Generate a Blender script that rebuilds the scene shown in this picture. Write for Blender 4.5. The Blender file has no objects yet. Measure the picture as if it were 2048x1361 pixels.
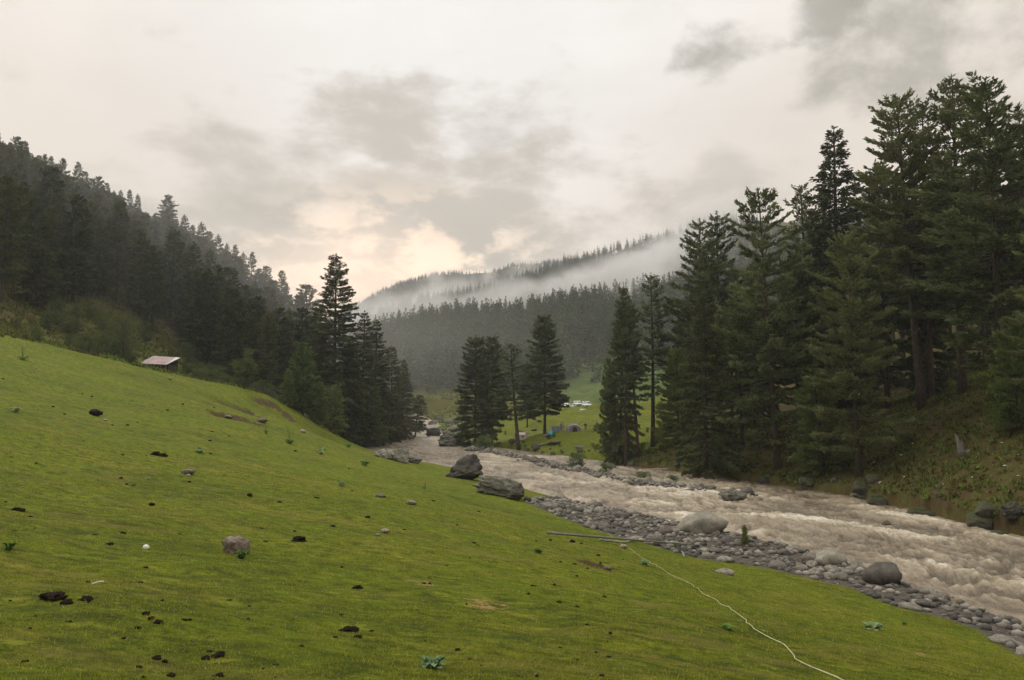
import bpy, math, random
import numpy as np
from mathutils import Vector, Matrix

# ------------------------------------------------------------------ camera, sky, sun, exposure
SC = bpy.context.scene
COL = SC.collection
F = 1575.0                                   # focal length in photo pixels
TH = math.atan((800 - 680.5) / F)            # camera pitch
cam_d = bpy.data.cameras.new('camera'); cam_d.sensor_width = 36; cam_d.lens = 36 * F / 2048
cam_d.clip_start = 0.1; cam_d.clip_end = 20000
cam = bpy.data.objects.new('camera', cam_d); COL.objects.link(cam)
cam.location = (0, 0, 0); cam.rotation_euler = (math.pi / 2 + TH, 0, 0)
SC.camera = cam
SC.view_settings.view_transform = 'Standard'
SC.view_settings.look = 'None'
SC.view_settings.gamma = 1
SC.view_settings.exposure = 0.0
SC.cycles.max_bounces = 6
SC.cycles.diffuse_bounces = 3
SC.cycles.glossy_bounces = 2
SC.cycles.transmission_bounces = 3
SC.cycles.transparent_max_bounces = 8
SC.cycles.volume_bounces = 1
SC.cycles.volume_step_rate = 1.0
SC.cycles.volume_max_steps = 128
SC.cycles.use_denoising = True

SUN_EL, SUN_AZ = math.radians(36), math.radians(-48)      # azimuth from +Y towards +X
sun_d = bpy.data.lights.new('sun', 'SUN'); sun_d.energy = 1.3; sun_d.angle = math.radians(18); sun_d.color = (1, .93, .82)
sun = bpy.data.objects.new('sun', sun_d); COL.objects.link(sun)
sdir = Vector((math.sin(SUN_AZ) * math.cos(SUN_EL), math.cos(SUN_AZ) * math.cos(SUN_EL), math.sin(SUN_EL)))
sun.rotation_euler = sdir.to_track_quat('Z', 'Y').to_euler()


class NT:
    """small node-tree writer"""
    def __init__(s, tree):
        s.t = tree; s.n = tree.nodes; s.l = tree.links
    def new(s, typ, **kw):
        nd = s.n.new(typ)
        for k, v in kw.items(): setattr(nd, k, v)
        return nd
    def put(s, sock, v):
        if hasattr(v, 'links'): s.l.new(v, sock)
        else: sock.default_value = v
    def math(s, op, a, b=0.0, clamp=False):
        nd = s.new('ShaderNodeMath', operation=op); nd.use_clamp = clamp
        s.put(nd.inputs[0], a); s.put(nd.inputs[1], b); return nd.outputs[0]
    def noise(s, vec, scale, detail=4, rough=.55, dist=0.0, lac=2.0):
        nd = s.new('ShaderNodeTexNoise'); s.put(nd.inputs['Vector'], vec)
        nd.inputs['Scale'].default_value = scale; nd.inputs['Detail'].default_value = detail
        nd.inputs['Roughness'].default_value = rough; nd.inputs['Distortion'].default_value = dist
        return nd.outputs[0]
    def ramp(s, fac, stops, interp='LINEAR'):
        nd = s.new('ShaderNodeValToRGB'); nd.color_ramp.interpolation = interp
        e = nd.color_ramp.elements
        while len(e) < len(stops): e.new(.5)
        for i, (p, c) in enumerate(stops):
            e[i].position = p; e[i].color = c if len(c) == 4 else (*c, 1)
        s.put(nd.inputs[0], fac); return nd.outputs[0]
    def step(s, v, a, b):
        nd = s.new('ShaderNodeMapRange', interpolation_type='SMOOTHSTEP'); s.put(nd.inputs[0], v)
        s.put(nd.inputs[1], a); s.put(nd.inputs[2], b); return nd.outputs[0]
    def mix(s, fac, a, b, blend='MIX'):
        nd = s.new('ShaderNodeMix', data_type='RGBA', blend_type=blend)
        s.put(nd.inputs[0], fac)
        for sock, v in ((nd.inputs[6], a), (nd.inputs[7], b)):
            s.put(sock, v if hasattr(v, 'links') else ((*v, 1) if len(v) == 3 else v))
        return nd.outputs[2]
    def mapping(s, vec, scale=(1, 1, 1), rot=(0, 0, 0), loc=(0, 0, 0)):
        nd = s.new('ShaderNodeMapping'); s.put(nd.inputs[0], vec)
        nd.inputs['Scale'].default_value = scale; nd.inputs['Rotation'].default_value = rot; nd.inputs['Location'].default_value = loc
        return nd.outputs[0]
    def attr(s, name):
        return s.new('ShaderNodeAttribute', attribute_name=name).outputs['Fac']
    def bump(s, h, strength=.5, dist=.1):
        nd = s.new('ShaderNodeBump'); nd.inputs['Strength'].default_value = strength; nd.inputs['Distance'].default_value = dist
        s.put(nd.inputs['Height'], h); return nd.outputs[0]


def pdir(px, py):
    """unit view direction through a photo pixel"""
    u = (px - 1024) / F; v = (680.5 - py) / F
    return Vector((u, math.cos(TH) - v * math.sin(TH), math.sin(TH) + v * math.cos(TH))).normalized()


def make_world():
    w = bpy.data.worlds.new('World'); SC.world = w; w.use_nodes = True
    T = NT(w.node_tree); T.n.clear()
    out = T.new('ShaderNodeOutputWorld'); bg = T.new('ShaderNodeBackground')
    T.l.new(bg.outputs[0], out.inputs[0])
    co = T.new('ShaderNodeTexCoord').outputs['Generated']
    sky = T.new('ShaderNodeTexSky', sky_type='NISHITA', sun_disc=False)
    sky.sun_elevation = SUN_EL; sky.sun_rotation = SUN_AZ
    sep = T.new('ShaderNodeSeparateXYZ'); T.l.new(co, sep.inputs[0])
    z = sep.outputs[2]
    # flat cloud deck: project the direction on a layer so that clouds flatten toward the horizon
    zz = T.math('ADD', T.math('MAXIMUM', z, 0.0), 0.16)
    dv = T.new('ShaderNodeVectorMath', operation='SCALE'); T.l.new(co, dv.inputs[0]); T.put(dv.inputs[3], T.math('DIVIDE', 1.0, zz))
    deck = dv.outputs[0]

    def blob(px, py, rad, soft=1.0, sx=1.0):
        """soft spot of the sky around a direction, rad in photo pixels"""
        d = pdir(px, py)
        sub = T.new('ShaderNodeVectorMath', operation='SUBTRACT'); T.l.new(co, sub.inputs[0]); sub.inputs[1].default_value = d
        ml = T.new('ShaderNodeVectorMath', operation='MULTIPLY'); T.l.new(sub.outputs[0], ml.inputs[0]); ml.inputs[1].default_value = (1 / sx, 1 / sx, 1)
        ln = T.new('ShaderNodeVectorMath', operation='LENGTH'); T.l.new(ml.outputs[0], ln.inputs[0])
        r = rad / F
        return T.math('SUBTRACT', 1.0, T.step(ln.outputs['Value'], r * (1 - soft) * .5, r))
    big = T.noise(deck, 0.9, 5, .5, .4)
    med = T.noise(T.mapping(co, scale=(1, 1, 2.0), loc=(3.1, 1.7, 0)), 3.6, 7, .52, .15)
    fine = T.noise(T.mapping(co, scale=(1, 1, 2.1), loc=(.3, .1, .7)), 9.0, 9, .58, .12)
    # overcast base: bright above, softer grey down the sky, pinkish cream
    base = T.ramp(z, [(0.0, (.95, .79, .61)), (.10, (.92, .78, .64)), (.20, (.83, .73, .63)), (.34, (.84, .765, .69)), (.46, (.93, .885, .83)), (.7, (1.5, 1.5, 1.5)), (1.0, (2.3, 2.3, 2.3))])
    # bright patch above the valley
    top = blob(900, 20, 760, 1.0, 1.1)
    col = T.mix(T.math('MULTIPLY', top, .9), base, (1.06, 1.06, 1.08))
    # broken darker layer low in the valley
    lay = T.step(T.math('ADD', T.math('ADD', T.math('MULTIPLY', med, .45), T.math('MULTIPLY', fine, .55)), T.math('MULTIPLY', T.math('SUBTRACT', blob(810, 410, 420, 1.0, 2.3), .72), .26)), .40, .58)
    col = T.mix(T.math('MULTIPLY', lay, .85), col, (.46, .41, .34))
    veil = T.step(T.math('ADD', T.math('MULTIPLY', big, .4), T.math('MULTIPLY', T.noise(T.mapping(co, scale=(1, 1, 1.9), loc=(4.2, .4, 1.1)), 3.0, 8, .55, .2), .6)), .44, .62)
    col = T.mix(T.math('MULTIPLY', veil, .24), col, (.56, .52, .47))
    # warm opening above the valley floor
    gap = T.math('MULTIPLY', blob(770, 560, 240, 1.0, 2.0), T.step(fine, .58, .46))
    col = T.mix(T.math('MULTIPLY', gap, .85), col, (1.7, 1.30, .95))
    gap2 = blob(700, 590, 210, 1.0, 1.5)
    col = T.mix(T.math('MULTIPLY', gap2, .8), col, (1.4, 1.08, .82))
    # darker puffs, upper right
    f2 = T.noise(T.mapping(co, scale=(1, 1, 1.5), loc=(1.3, 2.1, .2)), 6.5, 9, .56, .1)
    for (px, py, r, k, sx, lo, hi) in ((1468, 95, 105, .85, 1.5, .42, .60), (1645, 25, 90, .8, 1.3, .42, .60), (2000, 50, 290, .85, 1.5, .38, .60), (1480, 390, 180, .45, 1.5, .44, .66), (980, 290, 120, .35, 1.4, .46, .64), (560, 380, 110, .4, 2.0, .44, .62)):
        m = T.step(T.math('ADD', f2, T.math('MULTIPLY', T.math('SUBTRACT', blob(px, py, r * 1.45, 1.0, sx), .75), .42)), lo, hi)
        col = T.mix(T.math('MULTIPLY', m, k), col, (.33, .315, .265))
    col = T.mix(1.0, col, (1.02, 1.0, .965), 'MULTIPLY')
    sk = T.mix(.985, T.mix(1.0, sky.outputs[0], (.08, .08, .08), 'MULTIPLY'), col)
    T.l.new(sk, bg.inputs[0]); bg.inputs[1].default_value = 1.0


make_world()

# ------------------------------------------------------------------ numpy helpers
def hash3(i, j, k, seed):
    h = (i.astype(np.int64) * 374761393 + j.astype(np.int64) * 668265263 + k.astype(np.int64) * 2147483647 + seed * 1274126177) & 0xffffffff
    h = ((h ^ (h >> 13)) * 1274126177) & 0xffffffff
    h = (h ^ (h >> 16)) & 0xffffff
    return h / float(0xffffff)


def vnoise(x, y, z=0.0, seed=0):
    x, y, z = np.broadcast_arrays(np.asarray(x, float), np.asarray(y, float), np.asarray(z, float))
    i, j, k = np.floor(x), np.floor(y), np.floor(z)
    fx, fy, fz = x - i, y - j, z - k
    fx = fx * fx * (3 - 2 * fx); fy = fy * fy * (3 - 2 * fy); fz = fz * fz * (3 - 2 * fz)
    r = 0
    for a in (0, 1):
        for b in (0, 1):
            for c in (0, 1):
                r = r + hash3(i + a, j + b, k + c, seed) * (fx if a else 1 - fx) * (fy if b else 1 - fy) * (fz if c else 1 - fz)
    return r * 2 - 1


def fbm(x, y, z=0.0, seed=0, octv=4, gain=.5):
    s = 0; a = 1; f = 1
    for o in range(octv):
        s = s + a * vnoise(np.asarray(x) * f, np.asarray(y) * f, np.asarray(z) * f, seed + o * 17); a *= gain; f *= 2.03
    return s


def sst(a, b, x):
    t = np.clip((np.asarray(x, float) - a) / (b - a), 0, 1); return t * t * (3 - 2 * t)


def P(px, py, Y):
    """point of the place seen at photo pixel (px, py) at the forward distance Y"""
    d = pdir(px, py); k = Y / d.y
    return (d.x * k, Y, d.z * k)


def Wp(px, py, z=-10.0):
    d = pdir(px, py); k = z / d.z
    return (d.x * k, d.y * k)


# ------------------------------------------------------------------ river outline (plan), then the height of the ground
NEAR = [(40, -60), (36, -10), (32, 12), (27, 27)] + [Wp(*p) for p in ((2048, 1262), (1950, 1228), (1830, 1180), (1700, 1128), (1560, 1090), (1450, 1066), (1330, 1040), (1200, 1018), (1060, 985), (985, 962),
        (900, 944), (830, 930), (740, 914), (686, 895), (676, 885), (712, 875), (790, 867), (842, 860))] + [(-34, 290), (-42, 330), (-56, 385), (-80, 450)]
FAR = [(66, -60), (62, -10), (58, 20), (48, 42)] + [Wp(*p) for p in ((2048, 1078), (1950, 1052), (1800, 1014), (1650, 984), (1500, 962), (1400, 950), (1300, 937), (1200, 922), (1100, 908), (1020, 899),
        (965, 890), (935, 882), (905, 873), (882, 864))] + [(-26, 290), (-34, 332), (-48, 390), (-72, 458)]
BAR = [Wp(*p, z=-9.8) for p in ((945, 899), (1010, 908), (1080, 922), (1160, 940), (1250, 960), (1350, 973), (1440, 984), (1490, 990))]


def resample(pl, n, t_fn=None):
    pl = np.array(pl, float); s = np.r_[0, np.cumsum(np.hypot(*np.diff(pl, axis=0).T))]
    t = np.linspace(0, s[-1], n) if t_fn is None else t_fn * s[-1]
    return np.c_[np.interp(t, s, pl[:, 0]), np.interp(t, s, pl[:, 1])]


def smooth_pl(pl, n=160):
    r = resample(pl, n)
    for _ in range(3):
        r[1:-1] = (r[:-2] + 2 * r[1:-1] + r[2:]) / 4
    return r


NR, FR = smooth_pl(NEAR), smooth_pl(FAR)
POLY = np.r_[NR, FR[::-1]]


def in_poly(x, y, poly):
    c = np.zeros(x.shape, bool)
    x0, y0 = poly[:, 0], poly[:, 1]; x1, y1 = np.roll(x0, -1), np.roll(y0, -1)
    for a, b, p, q in zip(x0, y0, x1, y1):
        if b == q: continue
        m = ((b > y) != (q > y)) & (x < (p - a) * (y - b) / (q - b) + a)
        c ^= m
    return c


def dist_pl(x, y, pl):
    d = np.full(x.shape, 1e9)
    for (a, b), (p, q) in zip(pl[:-1], pl[1:]):
        vx, vy = p - a, q - b; L = vx * vx + vy * vy + 1e-9
        t = np.clip(((x - a) * vx + (y - b) * vy) / L, 0, 1)
        d = np.minimum(d, np.hypot(x - a - t * vx, y - b - t * vy))
    return d


def water_z(y):
    return -10 + np.clip(np.asarray(y, float) - 272, 0, None) * .030


CP = [(0, 0, -1.68), (0, -8, -1.5), (6, 0, -2.6), (14, 0, -4.6), (14, 12, -5.6), (24, 0, -8.2), (28, -30, -8.5), (24, 14, -8.9), (0, -30, 0), (-10, -10, .6), (-30, 0, 5), (-30, -30, 8), (-60, 30, 10), (-80, 60, 17), (-90, 0, 25),
      (90, 10, 22), (75, 30, 8), (75, -10, 8), (90, -50, 20), (0, -120, 10), (-120, -80, 40), (120, -100, 50)]
CPX = [  # (photo x, photo y, distance): the near meadow
    (1024, 1361, 6.2), (1024, 1180, 14), (1024, 1080, 28), (1024, 1035, 45), (1024, 1010, 62), (1024, 992, 75),
    (2048, 1361, 14), (2048, 1300, 30), (1800, 1215, 36), (1800, 1300, 17), (1600, 1158, 42), (1600, 1250, 19), (1400, 1120, 47), (1400, 1200, 21), (1200, 1062, 55), (1200, 1160, 22), (1300, 1361, 8),
    (0, 1361, 5.4), (0, 1200, 9.5), (0, 1000, 19), (0, 900, 29), (0, 850, 38), (0, 770, 58), (0, 715, 76), (0, 682, 90),
    (-400, 600, 70), (-300, 760, 40), (200, 722, 103), (200, 800, 68), (200, 900, 36), (200, 1050, 17),
    (400, 1361, 5.6), (400, 1200, 11), (400, 1000, 27), (400, 900, 47), (400, 830, 72), (400, 764, 120),
    (300, 742, 112), (550, 785, 128), (500, 840, 80), (560, 850, 88), (620, 868, 112), (700, 1150, 14), (700, 1000, 33), (700, 935, 60), (650, 884, 125), (700, 905, 128), (800, 938, 96), (850, 960, 80), (900, 975, 78),
    (330, 746, 135), (480, 780, 140), (600, 815, 150), (660, 862, 160), (760, 862, 205), (820, 852, 240), (700, 850, 185), (560, 770, 170), (830, 845, 300),
    # left hill
    (0, 640, 120), (100, 690, 112), (0, 560, 150), (150, 640, 140), (300, 700, 155), (450, 745, 165), (0, 470, 190), (150, 540, 190), (330, 630, 190), (480, 715, 200), (600, 790, 210),
    (-400, 200, 230), (0, 385, 232), (120, 440, 236), (230, 480, 242), (330, 525, 250), (440, 590, 258), (520, 645, 268), (580, 690, 280), (640, 740, 310), (720, 800, 340),
    (0, 470, 330), (330, 610, 340), (560, 740, 360),
    # far side meadow with the tents and the cars, valley floor
    (1000, 885, 162), (1060, 872, 165), (1100, 868, 160), (1170, 862, 165), (1180, 900, 130), (1240, 885, 142), (1090, 840, 215), (1000, 838, 235), (1170, 822, 262), (1240, 815, 262), (1120, 824, 262), (1060, 830, 250),
    (1300, 885, 128), (1330, 850, 148), (1300, 825, 230), (1350, 800, 285), (1300, 760, 380), (1200, 775, 400), (1050, 790, 400), (930, 812, 380), (870, 822, 360), (950, 850, 240), (920, 856, 250),
    # right bank
    (1450, 925, 104), (1400, 890, 115), (1500, 900, 103), (1560, 955, 95), (1560, 880, 104), (1600, 850, 112), (1700, 960, 84), (1750, 880, 92), (1850, 830, 90), (1850, 930, 77), (1950, 820, 82), (2048, 800, 76), (2048, 900, 68), (2048, 1010, 60), (1950, 990, 66),
    (2300, 700, 75), (2300, 900, 60), (2048, 720, 110), (1850, 780, 125), (1700, 800, 130), (1500, 830, 150), (2048, 640, 160), (1800, 680, 190), (1600, 740, 210), (1450, 790, 220), (2048, 520, 260), (1700, 600, 320), (1500, 690, 330), (2600, 450, 150)]


def build_rbf():
    pts = [Vector(p) for p in CP] + [Vector(P(*p)) for p in CPX]
    for pl, off in ((NR, 1), (FR, 1)):
        for k in range(6, len(pl) - 4, 4):
            if pl is NR and -30 < pl[k][0] < 0 and 92 < pl[k][1] < 150: z0 = -9.3
            else: z0 = -9.75
            pts.append(Vector((pl[k][0], pl[k][1], z0 + float(water_z(pl[k][1])) + 10)))
    A = np.array(pts); n = len(A); c2 = 16.0
    r = np.sqrt((A[:, None, 0] - A[None, :, 0]) ** 2 + (A[:, None, 1] - A[None, :, 1]) ** 2 + c2)
    M = np.zeros((n + 3, n + 3)); M[:n, :n] = r - 2.5 * np.eye(n) * 1.0
    M[:n, n] = 1; M[:n, n + 1] = A[:, 0]; M[:n, n + 2] = A[:, 1]; M[n:, :n] = M[:n, n:].T
    w = np.linalg.solve(M, np.r_[A[:, 2], 0, 0, 0])
    return A, w, c2


RA, RW, RC = build_rbf()

# crest lines of the far ridges: (photo x, photo y of the ground crest)
RIDGES = [  # foot distance, crest distance, crest profile
    (380, 640, [(300, 870), (560, 790), (680, 735), (740, 690), (790, 668), (840, 660), (900, 664), (960, 668), (1010, 660), (1050, 655), (1130, 635), (1200, 628), (1280, 610), (1340, 600), (1500, 560), (1800, 500), (2300, 420), (3000, 400)]),
    (700, 1150, [(400, 760), (650, 690), (740, 648), (830, 612), (900, 598), (1000, 575), (1100, 545), (1180, 520), (1250, 495), (1310, 474), (1370, 460), (1450, 440), (1700, 400), (2300, 330), (3000, 330)]),
    (1250, 1900, [(300, 800), (600, 680), (690, 626), (740, 596), (800, 567), (860, 549), (930, 539), (1000, 533), (1080, 528), (1160, 523), (1300, 515), (1600, 480), (2300, 400), (3000, 400)])]


def H(x, y):
    x = np.atleast_1d(np.asarray(x, float)); y = np.atleast_1d(np.asarray(y, float))
    sh = x.shape; x = x.ravel(); y = y.ravel()
    h = RW[-3] + RW[-2] * x + RW[-1] * y
    for s in range(0, len(x), 20000):
        e = slice(s, s + 20000)
        h[e] += np.sqrt((x[e, None] - RA[None, :, 0]) ** 2 + (y[e, None] - RA[None, :, 1]) ** 2 + RC) @ RW[:-3]
    d = np.hypot(x, y)
    far = sst(420, 620, d)
    base = np.where(x < 0, 18, 18) + 0 * x
    h = h * (1 - far) + base * far
    # relief of its own
    amp = .10 + .25 * sst(60, 200, d) + 2.5 * sst(150, 350, d)
    calm = np.clip(np.minimum(dist_pl(x, y, NR[::4]), dist_pl(x, y, FR[::4])) / 12, .15, 1)
    h = h + calm * amp * fbm(x / 9, y / 9, seed=3, octv=4) + calm * .05 * fbm(x / 1.3, y / 1.3, seed=8, octv=3)
    yy = np.maximum(y, 1.0)
    px = 1024 + F * x / yy * 1.0
    front = (y > 100) & (px > -2500)
    for fd, cd, prof in RIDGES:
        q = np.array(prof, float)
        py = np.interp(px, q[:, 0], q[:, 1])
        crest = np.array([0.0]) + cd * (800 - py) / F * 1.004
        wob = 1 + .05 * vnoise(px / 160, 0, seed=int(cd))
        t = (yy - fd) / (cd * wob - fd)
        g = np.where(t < 1, crest * np.clip(t, 0, 1) ** 1.15 - (t < 0) * 200, crest * (1 - .55 * np.clip(t - 1, 0, 1.4)))
        g = g + (t > .02) * .035 * cd * .25 * fbm(x / (cd * .07), y / (cd * .07), seed=31, octv=4) * np.clip(t, 0, 1) * np.clip(abs(1 - t) * 5, .25, 1)
        h = np.where(front, np.maximum(h, g), h)
    h = np.where(~front & (d > 450), np.maximum(h, (d - 450) * .12), h)
    # little earth scarps near the grove
    for pl, dep, wd in SCARPS:
        q = np.array(pl); ax, ay = q[0]; bx, by = q[-1]
        vx, vy = bx - ax, by - ay; L = math.hypot(vx, vy)
        t = ((x - ax) * vx + (y - ay) * vy) / L / L
        t2 = t + .0
        off = ((x - ax) * vy - (y - ay) * vx) / L + 1.0 * vnoise(x / 2.5, y / 2.5, seed=5)
        m = sst(0, .2, t2) * sst(0, .2, 1 - t2)
        h = h - m * dep * sst(-.35, .35, off) * (1 - sst(2, wd, off))
    # river
    ins = in_poly(x, y, POLY); dr = np.minimum(dist_pl(x, y, NR[::2]), dist_pl(x, y, FR[::2])); wz = water_z(y)
    h = np.where(ins, wz - .12 - 1.0 * sst(0, 3, dr), np.maximum(h, wz + .04 + .22 * sst(0, .8, dr)))
    db = dist_pl(x, y, np.array(BAR))
    bw = 1.7 + .8 * vnoise(x / 5, y / 5, seed=77)
    h = np.where(ins, np.maximum(h, wz - .6 + .85 * (1 - sst(bw * .6, bw * 1.5, db))), h)
    return h.reshape(sh)


def xy(px, py, Y):
    p = P(px, py, Y); return (p[0], p[1])


SCARPS = [([xy(492, 800, 112), xy(556, 838, 103)], 1.1, 9), ([xy(470, 828, 84), xy(545, 868, 80)], .9, 7), ([xy(548, 792, 126), xy(600, 850, 122)], .8, 8), ([xy(575, 855, 104), xy(612, 872, 104)], .9, 6)]


def Hs(x, y):
    return float(H(np.array([x]), np.array([y]))[0])


_hit = {}
def ground_at(px, py, y0=5.0, y1=400.0):
    """where the ray of a photo pixel first meets the ground"""
    d = pdir(px, py)
    Y = np.geomspace(y0, y1, 900)
    X = Y * d.x / d.y; Z = Y * d.z / d.y
    h = H(X, Y); k = np.argmax(Z < h)
    if not (Z < h).any(): return (X[-1], Y[-1], h[-1])
    if k == 0: return (X[0], Y[0], h[0])
    a = (Z[k - 1] - h[k - 1]); b = (h[k] - Z[k]); t = a / (a + b + 1e-9)
    Yh = Y[k - 1] + (Y[k] - Y[k - 1]) * t
    x, y = Yh * d.x / d.y, Yh
    return (x, y, Hs(x, y))


# ------------------------------------------------------------------ object helpers
def mesh_from(name, V, Fc, mat=None, smooth=False, mats=None, midx=None):
    """V (n,3); Fc (m,3) or (m,4) array, or a list of polygons"""
    me = bpy.data.meshes.new(name)
    V = np.asarray(V, np.float32)
    if isinstance(Fc, np.ndarray):
        m, k = Fc.shape
        me.vertices.add(len(V)); me.vertices.foreach_set('co', V.ravel())
        me.loops.add(m * k); me.loops.foreach_set('vertex_index', Fc.astype(np.int32).ravel())
        me.polygons.add(m); me.polygons.foreach_set('loop_start', np.arange(0, m * k, k, dtype=np.int32))
        me.update(calc_edges=True)
    else:
        me.from_pydata([tuple(map(float, v)) for v in V], [], [tuple(int(i) for i in f) for f in Fc]); me.update()
    if mats:
        for q in mats: me.materials.append(q)
        if midx is not None: me.polygons.foreach_set('material_index', np.asarray(midx, np.int32))
    elif mat: me.materials.append(mat)
    if smooth: me.polygons.foreach_set('use_smooth', np.ones(len(me.polygons), bool))
    return me


def ob(name, me, parent=None, loc=None, rot=None, scale=None):
    o = bpy.data.objects.new(name, me); COL.objects.link(o)
    if parent is not None: o.parent = parent
    if loc is not None: o.location = loc
    if rot is not None: o.rotation_euler = rot
    if scale is not None: o.scale = scale if hasattr(scale, '__len__') else (scale,) * 3
    return o


def tag(o, label=None, cat=None, group=None, kind=None):
    if label: o['label'] = label
    if cat: o['category'] = cat
    if group: o['group'] = group
    if kind: o['kind'] = kind
    return o


def empty(name, loc, rot=(0, 0, 0), scale=1.0):
    o = bpy.data.objects.new(name, None); COL.objects.link(o); o.location = loc; o.rotation_euler = rot
    o.scale = scale if hasattr(scale, '__len__') else (scale,) * 3; o.empty_display_size = .3
    return o


def tube(pts, rad, n=7, cap=True):
    """tapered tube -> V, quads/tris list"""
    pts = [Vector(p) for p in pts]; V = []; Fc = []
    for i, p in enumerate(pts):
        t = (pts[min(i + 1, len(pts) - 1)] - pts[max(i - 1, 0)]).normalized()
        a = t.orthogonal().normalized() if i == 0 else (a - t * a.dot(t)).normalized()
        b = t.cross(a)
        r = rad[i] if hasattr(rad, '__len__') else rad
        for k in range(n):
            c = 2 * math.pi * k / n
            V.append(p + (a * math.cos(c) + b * math.sin(c)) * r)
    for i in range(len(pts) - 1):
        for k in range(n):
            Fc.append((i * n + k, i * n + (k + 1) % n, (i + 1) * n + (k + 1) % n, (i + 1) * n + k))
    if cap: Fc.append(tuple(range(n - 1, -1, -1))); Fc.append(tuple((len(pts) - 1) * n + k for k in range(n)))
    return [tuple(v) for v in V], Fc


class MB:
    def __init__(s): s.V = []; s.F = []; s.M = []
    def add(s, V, Fc, m=0):
        o = len(s.V); s.V += [tuple(v) for v in V]; s.F += [tuple(i + o for i in f) for f in Fc]; s.M += [m] * len(Fc); return s
    def tube(s, pts, rad, n=7, m=0, cap=True): return s.add(*tube(pts, rad, n, cap), m)
    def box(s, c, sz, rz=0.0, m=0, taper=1.0):
        x, y, z = (v / 2 for v in sz); V = []
        for k, (a, b, d) in enumerate([(-1, -1, -1), (1, -1, -1), (1, 1, -1), (-1, 1, -1), (-1, -1, 1), (1, -1, 1), (1, 1, 1), (-1, 1, 1)]):
            t = taper if d > 0 else 1
            X, Y = a * x * t, b * y * t
            V.append((c[0] + X * math.cos(rz) - Y * math.sin(rz), c[1] + X * math.sin(rz) + Y * math.cos(rz), c[2] + d * z))
        return s.add(V, [(0, 3, 2, 1), (4, 5, 6, 7), (0, 1, 5, 4), (1, 2, 6, 5), (2, 3, 7, 6), (3, 0, 4, 7)], m)
    def mesh(s, name, mat, smooth=False):
        mats = mat if isinstance(mat, list) else [mat]
        return mesh_from(name, s.V, s.F, mats=mats, midx=s.M, smooth=smooth)


# ------------------------------------------------------------------ materials
def new_mat(name):
    m = bpy.data.materials.new(name); m.use_nodes = True
    T = NT(m.node_tree); T.n.clear(); out = T.new('ShaderNodeOutputMaterial')
    return m, T, out


def principled(T, out, col, rough=.7, normal=None, spec=.3):
    b = T.new('ShaderNodeBsdfPrincipled'); T.put(b.inputs['Base Color'], col if hasattr(col, 'links') else (*col, 1))
    T.put(b.inputs['Roughness'], rough); b.inputs['Specular IOR Level'].default_value = spec
    if normal is not None: T.l.new(normal, b.inputs['Normal'])
    T.l.new(b.outputs[0], out.inputs[0]); return b


def simple(name, col, rough=.7, var=.25, scale=8.0, bump=.2, spec=.3):
    m, T, out = new_mat(name)
    co = T.new('ShaderNodeTexCoord').outputs['Object']; n = T.noise(co, scale, 5)
    a = tuple(c * (1 - var) for c in col); b = tuple(min(1, c * (1 + var)) for c in col)
    principled(T, out, T.ramp(n, [(.3, a), (.7, b)]), rough, T.bump(n, bump, .02), spec)
    return m


def leaf_mat(name, dark, light, tr=.25, far=False):
    m, T, out = new_mat(name)
    oi = T.new('ShaderNodeObjectInfo'); co = T.new('ShaderNodeTexCoord').outputs['Object']
    geo = T.new('ShaderNodeNewGeometry')
    n = T.step(T.noise(co, .55, 4, .6), .36, .64); n2 = geo.outputs['Random Per Island']
    f = T.math('ADD', T.math('MULTIPLY', n, .55), T.math('MULTIPLY', n2, .45))
    c = T.ramp(f, [(.25, dark), (.75, light)])
    rnd = oi.outputs['Random']
    c = T.mix(T.math('MULTIPLY', rnd, .55), c, tuple(.5 * (d + l) * k for d, l, k in zip(dark, light, (1.25, .92, .8))))
    hs = T.new('ShaderNodeHueSaturation'); T.put(hs.inputs['Value'], T.math('ADD', T.math('MULTIPLY', rnd, .5), .75)); T.l.new(c, hs.inputs['Color']); c = hs.outputs[0]
    d = T.new('ShaderNodeBsdfDiffuse'); T.l.new(c, d.inputs[0])
    t = T.new('ShaderNodeBsdfTranslucent'); T.l.new(c, t.inputs[0])
    ms = T.new('ShaderNodeMixShader'); ms.inputs[0].default_value = tr
    T.l.new(d.outputs[0], ms.inputs[1]); T.l.new(t.outputs[0], ms.inputs[2]); T.l.new(ms.outputs[0], out.inputs[0])
    return m


M_PINE = leaf_mat('pine_needles', (.036, .060, .028), (.235, .295, .130), .3)
M_SPRUCE = leaf_mat('spruce_needles', (.038, .058, .026), (.170, .205, .088), .28)
M_YOUNG = leaf_mat('young_needles', (.065, .11, .036), (.27, .36, .12), .3)
M_LEAF = leaf_mat('broad_leaves', (.035, .060, .020), (.12, .16, .055), .35)
M_WILLOW = leaf_mat('willow_leaves', (.07, .12, .045), (.17, .23, .10), .35)
M_WEED = leaf_mat('weed_leaves', (.05, .13, .025), (.16, .28, .09), .3)
M_PALELEAF = leaf_mat('pale_leaves', (.14, .24, .10), (.36, .46, .26), .3)


def bark():
    m, T, out = new_mat('bark')
    co = T.new('ShaderNodeTexCoord').outputs['Object']
    n = T.noise(T.mapping(co, scale=(9, 9, 1.6)), 1.5, 7, .65)
    principled(T, out, T.ramp(n, [(.3, (.022, .017, .013)), (.7, (.115, .088, .066))]), .95, T.bump(n, .9, .05), .1)
    return m


M_BARK = bark()


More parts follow.
